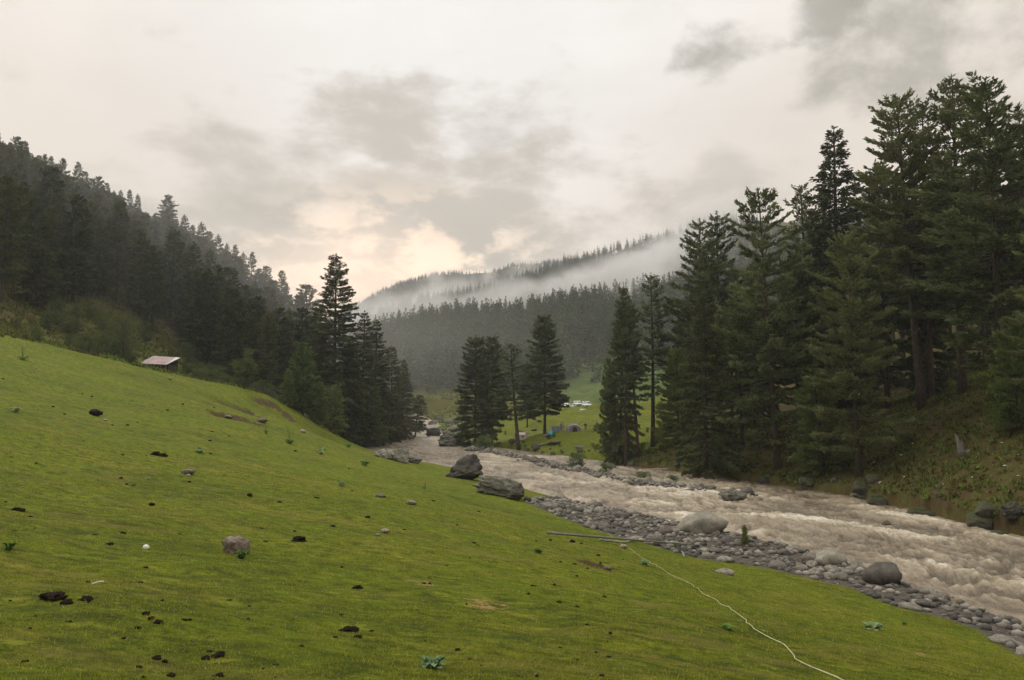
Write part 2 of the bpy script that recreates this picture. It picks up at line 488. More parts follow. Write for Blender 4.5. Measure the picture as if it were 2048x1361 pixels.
def rock_mat(name='river_stone', a=(.070, .063, .052), b=(.28, .25, .20), moss=.0):
    m, T, out = new_mat(name)
    co = T.new('ShaderNodeTexCoord').outputs['Object']; oi = T.new('ShaderNodeObjectInfo')
    n = T.noise(co, 2.2, 9, .62, .3); n3 = T.noise(co, 14, 6, .6)
    f = T.math('ADD', T.math('MULTIPLY', n, .7), T.math('MULTIPLY', n3, .3))
    c = T.ramp(f, [(.32, a), (.5, tuple(.5 * (p + q) for p, q in zip(a, b))), (.68, b)])
    hs = T.new('ShaderNodeHueSaturation'); T.l.new(c, hs.inputs['Color']); T.put(hs.inputs['Value'], T.math('ADD', T.math('MULTIPLY', oi.outputs['Random'], 1.0), .38))
    T.put(hs.inputs['Hue'], T.math('ADD', T.math('MULTIPLY', oi.outputs['Random'], .04), .48))
    c = hs.outputs[0]
    if moss > 0:
        g = T.new('ShaderNodeNewGeometry'); sp = T.new('ShaderNodeSeparateXYZ'); T.l.new(g.outputs['Normal'], sp.inputs[0])
        mm = T.math('MULTIPLY', T.step(sp.outputs[2], .1, .8), T.step(T.noise(co, 3.5, 6), .52 - moss * .2, .64 - moss * .2))
        c = T.mix(mm, c, (.045, .05, .018))
    principled(T, out, c, .8, T.bump(f, 1.0, .10), .25)
    return m


M_ROCK = rock_mat()
M_BOULDER = rock_mat('lichen_boulder', (.05, .047, .038), (.24, .22, .175), .1)
M_MOSS = rock_mat('mossy_rock', (.035, .034, .026), (.14, .13, .10), 1.0)
M_TAN = rock_mat('tan_rock', (.14, .10, .075), (.40, .33, .26), 0)
M_DUNG = simple('dung', (.016, .011, .008), 1.0, .6, 40, 1.0, .05)
M_DUNG.node_tree.nodes


def terrain_mat():
    m, T, out = new_mat('hill_ground')
    co = T.new('ShaderNodeTexCoord').outputs['Object']
    big = T.noise(co, .10, 6, .6, .4); med = T.noise(T.mapping(co, scale=(1, 1.6, 1), rot=(0, 0, .5)), .8, 8, .66, .3); fine = T.noise(co, 9.0, 7, .7); tiny = T.noise(co, 42.0, 4, .7)
    f = T.math('ADD', T.math('ADD', T.math('MULTIPLY', big, .3), T.math('MULTIPLY', med, .38)), T.math('MULTIPLY', fine, .32))
    grass = T.ramp(f, [(.36, (.042, .048, .007)), (.44, (.094, .114, .008)), (.51, (.146, .176, .008)), (.60, (.205, .220, .013)), (.72, (.25, .215, .040))])
    grass = T.mix(T.step(T.math('ADD', T.math('MULTIPLY', tiny, .5), T.math('MULTIPLY', T.noise(co, 15.0, 5, .7), .5)), .58, .40), grass, T.mix(.7, grass, (.02, .03, .003)))
    patch = T.noise(T.mapping(co, scale=(.7, 1.2, 1), loc=(5, 3, 0)), .33, 5, .6, .5)
    grass = T.mix(T.math('MULTIPLY', T.step(patch, .50, .64), .6), grass, (.105, .142, .006))
    grass = T.mix(T.math('MULTIPLY', T.step(patch, .46, .34), .55), grass, (.185, .160, .026))
    mott = T.noise(T.mapping(co, scale=(.8, 1.15, 1)), 3.4, 7, .68, .3)
    grass = T.mix(T.math('MULTIPLY', T.step(mott, .50, .60), .8), grass, (.040, .054, .007))
    grass = T.mix(T.math('MULTIPLY', T.step(mott, .44, .34), .5), grass, (.27, .28, .030))
    # worn brownish strips
    streak = T.step(T.noise(T.mapping(co, scale=(.35, 1.9, 1), rot=(0, 0, .18)), 1.6, 6, .6, .4), .56, .70)
    grass = T.mix(T.math('MULTIPLY', streak, .55), grass, (.055, .052, .014))
    worn = T.math('MULTIPLY', T.step(T.noise(T.mapping(co, scale=(.5, 1.5, 1), rot=(0, 0, .25)), .55, 7, .62), .54, .68), .65)
    grass = T.mix(worn, grass, (.155, .125, .035))
    # rough ground of the banks, forest floor
    rough_c = T.ramp(T.math('ADD', T.math('MULTIPLY', med, .5), T.math('MULTIPLY', fine, .5)), [(.36, (.028, .020, .011)), (.46, (.075, .048, .020)), (.54, (.075, .072, .020)), (.66, (.095, .125, .024))])
    far_m = T.mix(T.step(fine, .35, .65), (.05, .075, .022), (.10, .13, .035))
    gravel = T.ramp(T.noise(co, 4.5, 8, .7), [(.35, (.030, .026, .020)), (.65, (.15, .13, .105))])
    dirt = T.ramp(fine, [(.3, (.035, .024, .014)), (.7, (.12, .085, .05))])
    geo = T.new('ShaderNodeNewGeometry'); sp = T.new('ShaderNodeSeparateXYZ'); T.l.new(geo.outputs['True Normal'], sp.inputs[0])
    c = T.mix(T.step(T.math('ADD', T.attr('rough'), T.math('MULTIPLY', T.math('SUBTRACT', med, .5), .8)), .3, .7), grass, rough_c)
    c = T.mix(T.attr('field'), c, far_m)
    c = T.mix(T.math('MULTIPLY', T.step(sp.outputs[2], .80, .66), T.attr('meadow')), c, dirt)
    c = T.mix(T.step(T.math('ADD', T.attr('gravel'), T.math('MULTIPLY', T.math('SUBTRACT', fine, .5), .5)), .35, .65), c, gravel)
    c = T.mix(T.step(T.math('ADD', T.attr('bare'), T.math('MULTIPLY', T.math('SUBTRACT', T.noise(co, 5.0, 7, .75), .5), 2.6)), .38, .62), c, T.mix(T.step(tiny, .4, .6), (.20, .13, .045), (.34, .235, .09)))
    c = T.mix(T.step(T.math('ADD', T.attr('hole'), T.math('MULTIPLY', T.math('SUBTRACT', fine, .5), .7)), .35, .55), c, T.mix(T.step(tiny, .4, .6), (.028, .014, .008), (.10, .055, .030)))
    hh = T.math('ADD', T.math('MULTIPLY', fine, .65), T.math('MULTIPLY', tiny, .35))
    principled(T, out, c, .95, T.bump(hh, .9, .10), .08)
    return m


# ------------------------------------------------------------------ the ground sheet
HOLE = ground_at(1198, 1130); BARE = [ground_at(852, 1168), ground_at(965, 1207), ground_at(1835, 1308)]


INNER = [ground_at(*p, 20)[:2] for p in ((1046, 1004), (1120, 1035), (1200, 1064), (1300, 1090), (1400, 1118), (1480, 1128), (1600, 1152), (1700, 1176), (1800, 1216), (1900, 1240), (1960, 1262), (2048, 1316), (2200, 1420))]
_o = resample(NR, 400); _o = _o[(_o[:, 1] > INNER[-1][1] - 4) & (_o[:, 1] < INNER[0][1] + 15) & (_o[:, 0] > -6)]
STRIP = np.r_[np.array(INNER), _o]


def build_ground():
    az = np.r_[np.linspace(-math.pi, -.95, 40)[:-1], np.linspace(-.95, .95, 620), np.linspace(.95, math.pi, 40)[1:]]
    rr = np.r_[0.0, np.geomspace(2.0, 60, 230), np.geomspace(60.6, 420, 330)[0:], np.geomspace(424, 5200, 150)]
    A, R = np.meshgrid(az, rr)
    X = np.sin(A) * R; Y = np.cos(A) * R
    Z = H(X, Y)
    # hollow dug in the meadow
    d = np.hypot((X - HOLE[0]) / .9, (Y - HOLE[1]) / 1.3); Z = Z - .10 * (1 - sst(.3, 1.0, d))
    n, m = X.shape
    idx = np.arange(n * m).reshape(n, m)
    q = np.stack([idx[:-1, :-1], idx[:-1, 1:], idx[1:, 1:], idx[1:, :-1]], -1).reshape(-1, 4)[:, ::-1]
    me = mesh_from('ground', np.stack([X, Y, Z], -1).reshape(-1, 3), q, terrain_mat(), True)
    x, y = X.ravel(), Y.ravel(); dd = np.hypot(x, y)
    dn = dist_pl(x, y, NR[::2]); df = dist_pl(x, y, FR[::2]); ins = in_poly(x, y, POLY)
    farside = (df < dn) | (x > np.interp(y, FR[:40, 1], FR[:40, 0]) + 0) & (y < 160)
    pxx = 1024 + F * x / np.maximum(y, 1); pyy = 800 - F * Z.ravel() / np.maximum(y, 1)
    edge = np.interp(pxx, [-600, 0, 120, 250, 400, 560, 640, 700], [88, 92, 104, 118, 124, 126, 124, 140])   # plan edge of the mown pasture
    meadow = (~farside) & (y < edge)
    tentfield = farside & (pxx < 1345) & (y < 330) & (y > 120)
    rough = np.where(meadow, 0, 1.0)
    rough = np.where(~farside & (y >= edge), np.clip(.15 + (y - edge) / 45, 0, 1), rough)
    rough = np.where(tentfield, np.where(x < np.interp(y, [115, 170, 330], [32, 40, 60]), .36, .8), rough)
    rough = np.where(farside & ~tentfield & (y > 120) & (y < 420) & (pxx < 1400), .55, rough)
    rough = np.where((dd > 420), 1.0, rough)
    field = np.where((pxx > 1120) & (pxx < 1420) & (y > 290) & (y < 470), 1.0, 0) * sst(290, 310, y)
    instrip = in_poly(x, y, STRIP); di = dist_pl(x, y, np.array(INNER))
    grav = np.where(ins, np.where(df < dn, sst(.8, 1.4, df), 1.0), np.where(farside, (1 - sst(.0, .25, df)) * .5, np.where(instrip, .5 + .5 * sst(0, .7, di), np.where((x > 0) & (y < 90), .5 - .5 * sst(0, .7, di), 1 - sst(.3, .9, dn)))))
    bare = np.zeros_like(x)
    for k, b in enumerate(BARE): bare = np.maximum(bare, (1 - sst(-.2, 1.5, np.hypot((x - b[0] + .3 * (y - b[1])) / .55, (y - b[1]) / .55))) * .75)
    hole = 1 - sst(.35, 1.15, np.hypot((x - HOLE[0] + .25 * (y - HOLE[1])) / .85, (y - HOLE[1]) / 1.25))
    for nm, v in (('rough', rough), ('field', field), ('gravel', grav), ('meadow', meadow.astype(float)), ('bare', bare * .9), ('hole', hole)):
        a = me.attributes.new(nm, 'FLOAT', 'POINT'); a.data.foreach_set('value', np.asarray(v, np.float32))
    tag(ob('ground', me), kind='structure')
    return


build_ground()


# ------------------------------------------------------------------ the muddy river
def water_mat():
    m, T, out = new_mat('muddy_water')
    uv = T.new('ShaderNodeUVMap', uv_map='flow').outputs[0]
    st = T.mapping(uv, scale=(.30, 1, 1))
    n1 = T.noise(st, .9, 7, .6, 1.2); n2 = T.noise(T.mapping(uv, scale=(.45, 1, 1)), 4.5, 6, .65, .8)
    foam = T.math('ADD', T.math('ADD', T.math('MULTIPLY', n1, .45), T.math('MULTIPLY', n2, .4)), T.math('MULTIPLY', T.attr('crest'), .34))
    n3 = T.noise(T.mapping(uv, scale=(.6, 1, 1)), 11.0, 5, .7, .4)
    foam = T.math('ADD', foam, T.math('MULTIPLY', T.math('SUBTRACT', n3, .5), .28))
    c = T.ramp(foam, [(.44, (.100, .076, .045)), (.56, (.200, .156, .100)), (.69, (.305, .248, .168)), (.82, (.48, .42, .325)), (.96, (.74, .69, .60))])
    h = T.math('ADD', T.math('ADD', T.math('MULTIPLY', n1, .4), T.math('MULTIPLY', n2, .4)), T.math('MULTIPLY', n3, .2))
    principled(T, out, c, T.math('ADD', T.math('MULTIPLY', foam, .5), .12), T.bump(h, .9, .3), .4)
    return m


def build_water():
    n, m = 1500, 190
    # denser rows near the viewer
    tt = np.linspace(0, 1, n); t = .10 + .90 * (tt * .45 + .55 * tt ** 1.9)
    A = resample(NR, n, t); B = resample(FR, n, t)
    s = np.linspace(-.06, 1.06, m)[None, :, None]
    Pt = A[:, None, :] * (1 - s) + B[:, None, :] * s
    X, Y = Pt[..., 0], Pt[..., 1]
    al = np.r_[0, np.cumsum(np.hypot(*np.diff((A + B) / 2, axis=0).T))][:, None] + 0 * X
    ac = np.hypot(X - A[:, 0:1], Y - A[:, 1:2]); wid = np.hypot(*(A - B).T)[:, None]
    e = np.clip(np.minimum(ac, wid - ac) / 3.5, 0.0, 1)
    calm = np.clip(.25 + e, 0, 1) * np.interp(Y, [20, 60, 110, 180, 240, 300], [1.25, 1.15, .8, .5, .45, .9])
    wx = fbm(al / 5, ac / 3, seed=2, octv=3) * 1.2
    r1 = 1 - np.abs(fbm(al / 3.6 + wx, ac / 2.2, seed=5, octv=4, gain=.55)); r2 = 1 - np.abs(fbm(al / 1.1 + wx, ac / .75, seed=9, octv=3, gain=.6))
    lump = fbm(al / 7, ac / 5, seed=21, octv=2)
    r3 = 1 - np.abs(fbm(al / .8, ac / .42, seed=15, octv=2, gain=.6))
    wave = (.60 * (r1 - .6) + .34 * (r2 - .6) + .14 * (r3 - .6) + .30 * lump) * calm
    Z = water_z(Y) + wave * .85
    idx = np.arange(n * m).reshape(n, m)
    q = np.stack([idx[:-1, :-1], idx[:-1, 1:], idx[1:, 1:], idx[1:, :-1]], -1).reshape(-1, 4)
    me = mesh_from('river_water', np.stack([X, Y, Z], -1).reshape(-1, 3), q[:, ::-1], water_mat(), True)
    a = me.attributes.new('crest', 'FLOAT', 'POINT')
    patch = sst(-.2, .5, fbm(al / 14, ac / 6, seed=44, octv=3)) + .75 * (1 - sst(34, 58, Y)) * sst(-.3, .3, fbm(al / 4, ac / 3, seed=45, octv=3))
    a.data.foreach_set('value', (np.clip(.42 + wave * 1.5, 0, 1) * (.55 + .6 * patch)).astype(np.float32).ravel())
    uvl = me.uv_layers.new(name='flow')
    li = q[:, ::-1].ravel(); U = np.stack([al.ravel()[li], ac.ravel()[li]], -1)
    uvl.data.foreach_set('uv', U.astype(np.float32).ravel())
    tag(ob('river_water', me), kind='structure')


build_water()


# ------------------------------------------------------------------ short meadow grass (stuff) near the viewer
def grass_mat():
    m, T, out = new_mat('grass_blades')
    geo = T.new('ShaderNodeNewGeometry'); co = T.new('ShaderNodeTexCoord').outputs['Object']
    f = T.math('ADD', T.math('MULTIPLY', geo.outputs['Random Per Island'], .5), T.math('MULTIPLY', T.math('SUBTRACT', 1.12, T.noise(T.mapping(co, scale=(.8, 1.15, 1)), 3.4, 7, .68, .3)), .62))
    c = T.ramp(f, [(.26, (.055, .070, .008)), (.45, (.135, .165, .009)), (.66, (.235, .255, .020)), (.85, (.35, .31, .09))])
    d = T.new('ShaderNodeBsdfDiffuse'); T.l.new(c, d.inputs[0]); t = T.new('ShaderNodeBsdfTranslucent'); T.l.new(c, t.inputs[0])
    ms = T.new('ShaderNodeMixShader'); ms.inputs[0].default_value = .35
    T.l.new(d.outputs[0], ms.inputs[1]); T.l.new(t.outputs[0], ms.inputs[2]); T.l.new(ms.outputs[0], out.inputs[0])
    return m


def build_grass():
    rg = np.random.default_rng(5); n = 330000
    r = np.exp(rg.uniform(math.log(4.2), math.log(46), n)); a = rg.uniform(-.66, .66, n)
    x = np.sin(a) * r; y = np.cos(a) * r
    dn = dist_pl(x, y, NR[::4]); keep = (~in_poly(x, y, POLY)) & (~in_poly(x, y, STRIP)) & (vnoise(x * 1.7, y * 1.7, seed=61) + .5 * vnoise(x * 6, y * 6, seed=62) > rg.uniform(-1.5, .9, n))
    keep &= np.hypot((x - HOLE[0] + .25 * (y - HOLE[1])) / .75, (y - HOLE[1]) / 1.15) > 1
    for b in BARE: keep &= (np.hypot((x - b[0]) / .7, (y - b[1]) / .5) > 1) | (rg.random(n) < .15)
    x, y, r = x[keep], y[keep], r[keep]; n = len(x); z = H(x, y)
    w = (.0022 + .00022 * r) * rg.uniform(.7, 1.5, n); h = (.014 + .0007 * r) * rg.uniform(.5, 1.7, n)
    th = rg.uniform(0, 2 * math.pi, n); lean = rg.uniform(.2, 1.3, n) * h; la = rg.uniform(0, 2 * math.pi, n)
    c, s = np.cos(th) * w, np.sin(th) * w
    V = np.stack([np.stack([x - c, y - s, z - .006], -1), np.stack([x + c, y + s, z - .006], -1), np.stack([x + np.cos(la) * lean, y + np.sin(la) * lean, z + h], -1)], 1).reshape(-1, 3)
    tag(ob('grass', mesh_from('grass', V, np.arange(3 * n).reshape(-1, 3), grass_mat())), 'short grazed grass covering the near pasture', 'grass', kind='stuff')


build_grass()


# ------------------------------------------------------------------ trees
def sprays(pos, dirs, L, W, rg, cross=True):
    """leaf-like slivers: pos (n,3), dirs (n,3) unit, L, W arrays -> V, F(tri)"""
    n = len(pos)
    up = rg.normal(size=(n, 3)); side = np.cross(dirs, up); side /= np.linalg.norm(side, axis=1, keepdims=True) + 1e-9
    tip = pos + dirs * L[:, None]; mid = pos + dirs * (L * .45)[:, None]
    v = [np.stack([pos, mid + side * W[:, None] * .5, tip, mid - side * W[:, None] * .5], 1)]
    if cross:
        s2 = np.cross(dirs, side)
        v.append(np.stack([pos, mid + s2 * W[:, None] * .5, tip, mid - s2 * W[:, None] * .5], 1))
    V = np.concatenate(v, 0).reshape(-1, 3)
    return V, np.arange(len(V)).reshape(-1, 4)


def conifer(seed, h=30, r=4.6, bare=.12, crown_pow=.8, droop=.25, whorls=30, per=5, dens=9, L=.62, W=.26, gap=.12, rag=.35, top_open=0.0, tube_n=8, lean=0.0, plume=.5, branch_geo=True, mat=None, tw=.2, upturn=.25):
    """returns (trunk_mesh, crown_mesh). The crown is tiers of flattened boughs clothed in slivers of needles."""
    rg = np.random.default_rng(seed); rd = random.Random(seed)
    ph = rd.uniform(0, 6)
    def axis(t):
        b = lean * (t ** .6) * h * .12
        return np.array([math.sin(t * 3 + ph) * .15 + b * (1 - t * .6), math.cos(t * 2.3 + ph) * .15, t * h])
    tr = h * .0098 + .05
    mb = MB()
    mb.tube([axis(t) - np.array([0, 0, .6 if t == 0 else 0]) for t in np.linspace(0, 1, 14)], [tr * (1.35 if t == 0 else 1) * (1 - t) ** .8 + .025 for t in np.linspace(0, 1, 14)], tube_n)
    pos, dr, LL, WW = [], [], [], []
    for w in range(whorls):
        t = bare + (1 - bare) * ((w + rd.uniform(0, .7)) / whorls) ** .92
        if t >= .985: continue
        u = (t - bare) / (1 - bare)
        prof = (1 - u) ** crown_pow * min(1, (u + .10) / .22) if u < .5 else (1 - u) ** crown_pow
        for k in range(per):
            if rd.random() < gap: continue
            az = k * 2 * math.pi / per + w * 1.1 + rd.uniform(-.5, .5)
            bl = r * (prof + .05) * rd.uniform(1 - rag, 1 + rag * .5)
            if rd.random() < .06: bl *= 1.25
            el = .55 * u - .12 + rd.uniform(-.12, .12)
            dh = np.array([math.cos(az), math.sin(az), 0]); base = axis(t)
            sag = droop * bl * (1 - u * .8)
            def bp(s): return base + dh * bl * s + np.array([0, 0, 1.0])[None, :] * 0 if False else base + dh * bl * s + np.array([0, 0, bl * math.sin(el) * s - sag * s * s + upturn * bl * s ** 3 * .6])
            if branch_geo and bl > .8:
                mb.tube([bp(0), bp(.4), bp(.75), bp(.98)], [.02 + .014 * bl, .014 + .009 * bl, .012, .006], 3, cap=False)
            nn = int(dens * bl * (.6 + .4 * bl / r) * rd.uniform(.7, 1.3)) + 4
            s = rg.beta(1.6, 1.0, nn) * .96 + .04
            keep_in = s > (.18 + .34 * (1 - u)) * rg.uniform(.3, 1, nn); s = s[keep_in]; nn = len(s)
            if nn == 0: continue
            lat = (.36 * bl * (1.05 - s) + .12 * bl * s) * tw * 5 * .5
            side = np.array([-dh[1], dh[0], 0])
            o = rg.uniform(-1, 1, nn)
            B = np.array([bp(v) for v in s])
            pp = B + side[None] * (o * lat)[:, None] + np.array([0, 0, 1.0])[None] * (rg.normal(0, .10, nn) - .10 * np.abs(o) * lat)[:, None]
            d = dh[None] * rg.uniform(.5, 1, nn)[:, None] + side[None] * (o * .9 + rg.normal(0, .3, nn))[:, None] + np.array([0, 0, 1.0])[None] * (rg.normal(plume * (.1 + .8 * u) - droop * .55, .35, nn))[:, None]
            d /= np.linalg.norm(d, axis=1, keepdims=True)
            pos.append(pp); dr.append(d); LL.append(L * rg.uniform(.6, 1.3, nn) * (1 - .35 * u)); WW.append(W * rg.uniform(.6, 1.4, nn) * (1 - .3 * u))
    # leader
    nn = 26; tt = rg.uniform(.93, 1.0, nn); pp = np.array([axis(v) for v in tt]); d = rg.normal(size=(nn, 3)) * .6 + np.array([0, 0, 1]); d /= np.linalg.norm(d, axis=1, keepdims=True)
    pos.append(pp); dr.append(d); LL.append(np.full(nn, L * .8)); WW.append(np.full(nn, W * .7))
    V, Q = sprays(np.concatenate(pos), np.concatenate(dr), np.concatenate(LL), np.concatenate(WW), rg)
    return mb.mesh('trunk', M_BARK, True), mesh_from('crown', V, Q, mat or M_PINE)


def broadleaf(seed, h=8, r=2.6, trunk_t=.3, n=5200, L=.22, mat=None, flat=.9, clumps=26, stems=1):
    rg = np.random.default_rng(seed); rd = random.Random(seed); mb = MB()
    cc = []
    for s in range(stems):
        ox = rd.uniform(-.5, .5) * (stems > 1) * r * .5; oy = rd.uniform(-.5, .5) * (stems > 1) * r * .5
        mb.tube([(ox, oy, -.4), (ox * 1.2, oy * 1.1, h * trunk_t), (ox * 1.4 + .1, oy * 1.3, h * .75)], [h * .022 + .02, h * .017 + .01, .02], 7)
    for k in range(clumps):
        z = trunk_t + (1 - trunk_t) * (.08 + .84 * rd.random()); u = (z - trunk_t) / (1 - trunk_t)
        rr = r * math.sqrt(max(0.05, 1 - ((u - .42) / .62) ** 2)) * rd.uniform(.25, .85); a = rd.uniform(0, 2 * math.pi)
        c = np.array([rr * math.cos(a), rr * math.sin(a), z * h]); cc.append((c, r * rd.uniform(.22, .42)))
        st = (0, 0, h * max(trunk_t, z - .25))
        mb.tube([st, tuple((np.array(st) + c) / 2 + np.array([0, 0, .1])), tuple(c)], [.035 + .006 * h, .02 + .002 * h, .01], 4, cap=False)
    cid = rg.integers(0, len(cc), n); C = np.array([c for c, _ in cc])[cid]; R = np.array([q for _, q in cc])[cid]
    g = rg.normal(size=(n, 3)); g /= np.linalg.norm(g, axis=1, keepdims=True); pp = C + g * (R * rg.uniform(.3, 1.05, n) ** .7)[:, None] * np.array([1, 1, flat])[None]
    d = g + rg.normal(0, .7, (n, 3)); d /= np.linalg.norm(d, axis=1, keepdims=True)
    V, Q = sprays(pp, d, L * rg.uniform(.6, 1.3, n), L * .55 * rg.uniform(.6, 1.3, n), rg, cross=False)
    return mb.mesh('trunk', M_BARK, True), mesh_from('crown', V, Q, mat or M_LEAF)


PROTO = {}
for k in range(4): PROTO['pine%d' % k] = (conifer(100 + k, 32, [6.6, 5.8, 6.3, 5.6][k], bare=[.12, .2, .08, .26][k], crown_pow=[.5, .6, .45, .55][k], droop=.12, whorls=34, per=6, dens=36, L=.66, W=.22, gap=.26, rag=.65, plume=.9, upturn=.3, tw=.22), 32)
PROTO['tallpine'] = (conifer(120, 36, 6.2, bare=.36, crown_pow=.5, droop=.08, whorls=34, per=5, dens=46, L=.6, W=.2, gap=.2, rag=.5, plume=.9, upturn=.45), 36)
PROTO['slim'] = (conifer(130, 26, 3.3, bare=.30, crown_pow=.42, droop=.16, whorls=36, per=5, dens=34, L=.45, W=.16, gap=.3, rag=.6, plume=.8, upturn=.3), 26)
PROTO['slimbare'] = (conifer(131, 26, 3.0, bare=.50, crown_pow=.45, droop=.2, whorls=24, per=5, dens=34, L=.45, W=.16, gap=.3, rag=.6, plume=.8), 26)
for k in range(3): PROTO['spruce%d' % k] = (conifer(140 + k, 30, [4.9, 5.4, 4.6][k], bare=.03, crown_pow=[.72, .62, .66][k], droop=.36, whorls=46, per=6, dens=30, L=.58, W=.22, gap=.08, rag=.38, plume=.1, upturn=.15, mat=M_SPRUCE), 30)
PROTO['deodar0'] = (conifer(150, 24, 4.7, bare=.16, crown_pow=.42, droop=.22, whorls=34, per=7, dens=36, L=.56, W=.2, gap=.08, rag=.3, plume=.4, mat=M_SPRUCE), 24)
PROTO['deodar1'] = (conifer(151, 24, 4.9, bare=.04, crown_pow=.42, droop=.24, whorls=36, per=7, dens=36, L=.56, W=.2, gap=.06, rag=.3, plume=.4, mat=M_SPRUCE), 24)
PROTO['ragged'] = (conifer(160, 35, 5.6, bare=.06, crown_pow=.62, droop=.42, whorls=62, per=6, dens=40, L=.55, W=.2, gap=.16, rag=.5, plume=.0, mat=M_SPRUCE), 35)
for k in range(2): PROTO['young%d' % k] = (conifer(170 + k, 14, 3.8, bare=.02, crown_pow=.48, droop=.12, whorls=32, per=7, dens=50, L=.44, W=.17, gap=.1, rag=.4, plume=.8, mat=M_YOUNG, branch_geo=False), 14)
for k in range(4): PROTO['hill%d' % k] = (conifer(180 + k, 22, [3.4, 3.9, 3.1, 4.1][k], bare=[.06, .1, .18, .05][k], crown_pow=[.62, .5, .42, .7][k], droop=.24, whorls=32, per=6, dens=24, L=.62, W=.28, gap=.14, rag=.45, plume=.4, mat=M_SPRUCE, branch_geo=False, tube_n=5), 22)
for k in range(3): PROTO['round%d' % k] = (broadleaf(200 + k, 8, 2.5, [.3, .12, .25][k], 5600, .24, M_LEAF), 8)
PROTO['loose'] = (broadleaf(210, 10, 3.0, .32, 2600, .24, M_LEAF, clumps=34), 10)
for k in range(3): PROTO['shrub%d' % k] = (broadleaf(220 + k, 2.4, 1.5, .04, 1500, .16, M_LEAF, clumps=16, stems=3), 2.4)
PROTO['willow'] = (broadleaf(230, 1.6, 1.2, .04, 1800, .14, M_WILLOW, clumps=14, stems=4), 1.6)

rnd = random.Random(11)


def tree(name, proto, x, y, h, label, cat='tree', group=None, wid=1.0, lean=(0, 0), z=None, rz=None):
    (tm, cm), h0 = PROTO[proto]
    s = h / h0; z = Hs(x, y) if z is None else z
    e = empty(name, (x, y, z), (lean[0], lean[1], 0))
    q = rnd.uniform(0, 6.28) if rz is None else rz
    for nm, me in (('trunk', tm), ('crown', cm)):
        o = ob(nm, me, e, rot=(0, 0, q), scale=(s * wid, s * wid, s))
    tag(e, label, cat, group)
    return e


def tree_at(name, proto, px, top, Y, label, wid=1.0, cat='tree', group=None, lean_px=0, rz=None, dz=0.0):
    """tree standing at distance Y under photo column px, tall enough to reach photo row top"""
    x = P(px, 700, Y)[0]; z = Hs(x, Y) + dz; zt = P(px, top, Y)[2]
    h = zt - z; ln = (lean_px / F * Y) / h
    return tree(name, proto, x, Y, h, label, cat, group, wid, (0, math.atan(ln)), z, rz)


RB = 'tall pines on the right bank'
# right bank, the trees one can point to
tree_at('pine_tree', 'spruce1', 1236, 568, 124, 'dark bushy pine, first of the riverside clump right of the tents', .66, lean_px=12)
tree_at('pine_tree', 'slim', 1250, 606, 121, 'thin pine pressed close behind the first bushy pine right of the tents', .9)
tree_at('pine_tree', 'slimbare', 1273, 598, 122, 'thin pine with bare leaning lower trunk, middle of the riverside clump', .9, lean_px=-14)
tree_at('pine_tree', 'slim', 1303, 552, 126, 'slender isolated pine with long straight bare trunk and narrow see-through crown', 1.05)
tree_at('pine_tree', 'pine1', 1392, 440, 124, 'broad dark pine with twin pale trunks at the left edge of the tall grove', .95, lean_px=12)
tree_at('pine_tree', 'pine0', 1440, 424, 130, 'dark pine with ragged forked top next to the twin trunked pine', .95)
tree_at('pine_tree', 'young1', 1356, 700, 122, 'low bushy pine filling the foot of the grove beside the slender pine', 1.0)
tree_at('pine_tree', 'pine2', 1552, 380, 97, 'tall brown-green pine with curved trunk leaning out over the riverbank', .95, lean_px=-28)
tree_at('pine_tree', 'pine0', 1480, 560, 108, 'mid height pine with drooping green boughs in front of the grove', 1.0)
tree_at('pine_tree', 'pine3', 1600, 480, 105, 'olive pine behind the curved trunk at the bank', .9)
tree_at('spruce_tree', 'spruce0', 1682, 252, 118, 'dark pointed spruce standing out against the clouds among rounder pines', 1.15)
tree_at('pine_tree', 'slim', 1612, 372, 120, 'thin wispy pine top just left of the pointed spruce', 1.1)
tree_at('pine_tree', 'pine2', 1708, 466, 84, 'bright green feathery pine in front, its dark trunk rooted near the waterline', .92, lean_px=-8)
tree_at('pine_tree', 'tallpine', 1842, 198, 94, 'very tall pine with layered upswept branches and bare lower trunk', 1.1, lean_px=-30)
tree_at('pine_tree', 'slim', 1862, 204, 100, 'thin tall pine with a narrow crown crowded between two giants', 1.0)
tree_at('pine_tree', 'pine3', 1925, 154, 92, 'giant pine with a blunt bushy top, second tallest on the right', 1.05)
tree_at('pine_tree', 'pine0', 1996, 158, 80, 'giant dense green pine with a pointed top near the picture edge', 1.15)
tree_at('pine_tree', 'pine1', 2062, 210, 84, 'tall green pine cut by the picture edge on the right', 1.1)
tree_at('pine_tree', 'pine2', 1770, 330, 104, 'olive pine below the very tall layered pine', 1.0)
tree_at('pine_tree', 'young0', 1640, 740, 90, 'short shaggy pine leaning over the bank beside the curved trunk', 1.0, lean_px=-16)
tree_at('pine_tree', 'young1', 2030, 640, 72, 'low dark pine with spreading boughs above the bank at the picture edge', .9)
tree_at('pine_tree', 'pine1', 2120, 380, 66, 'near pine outside the edge reaching its boughs into view', 1.0)
rr_ = random.Random(4)
spots = []
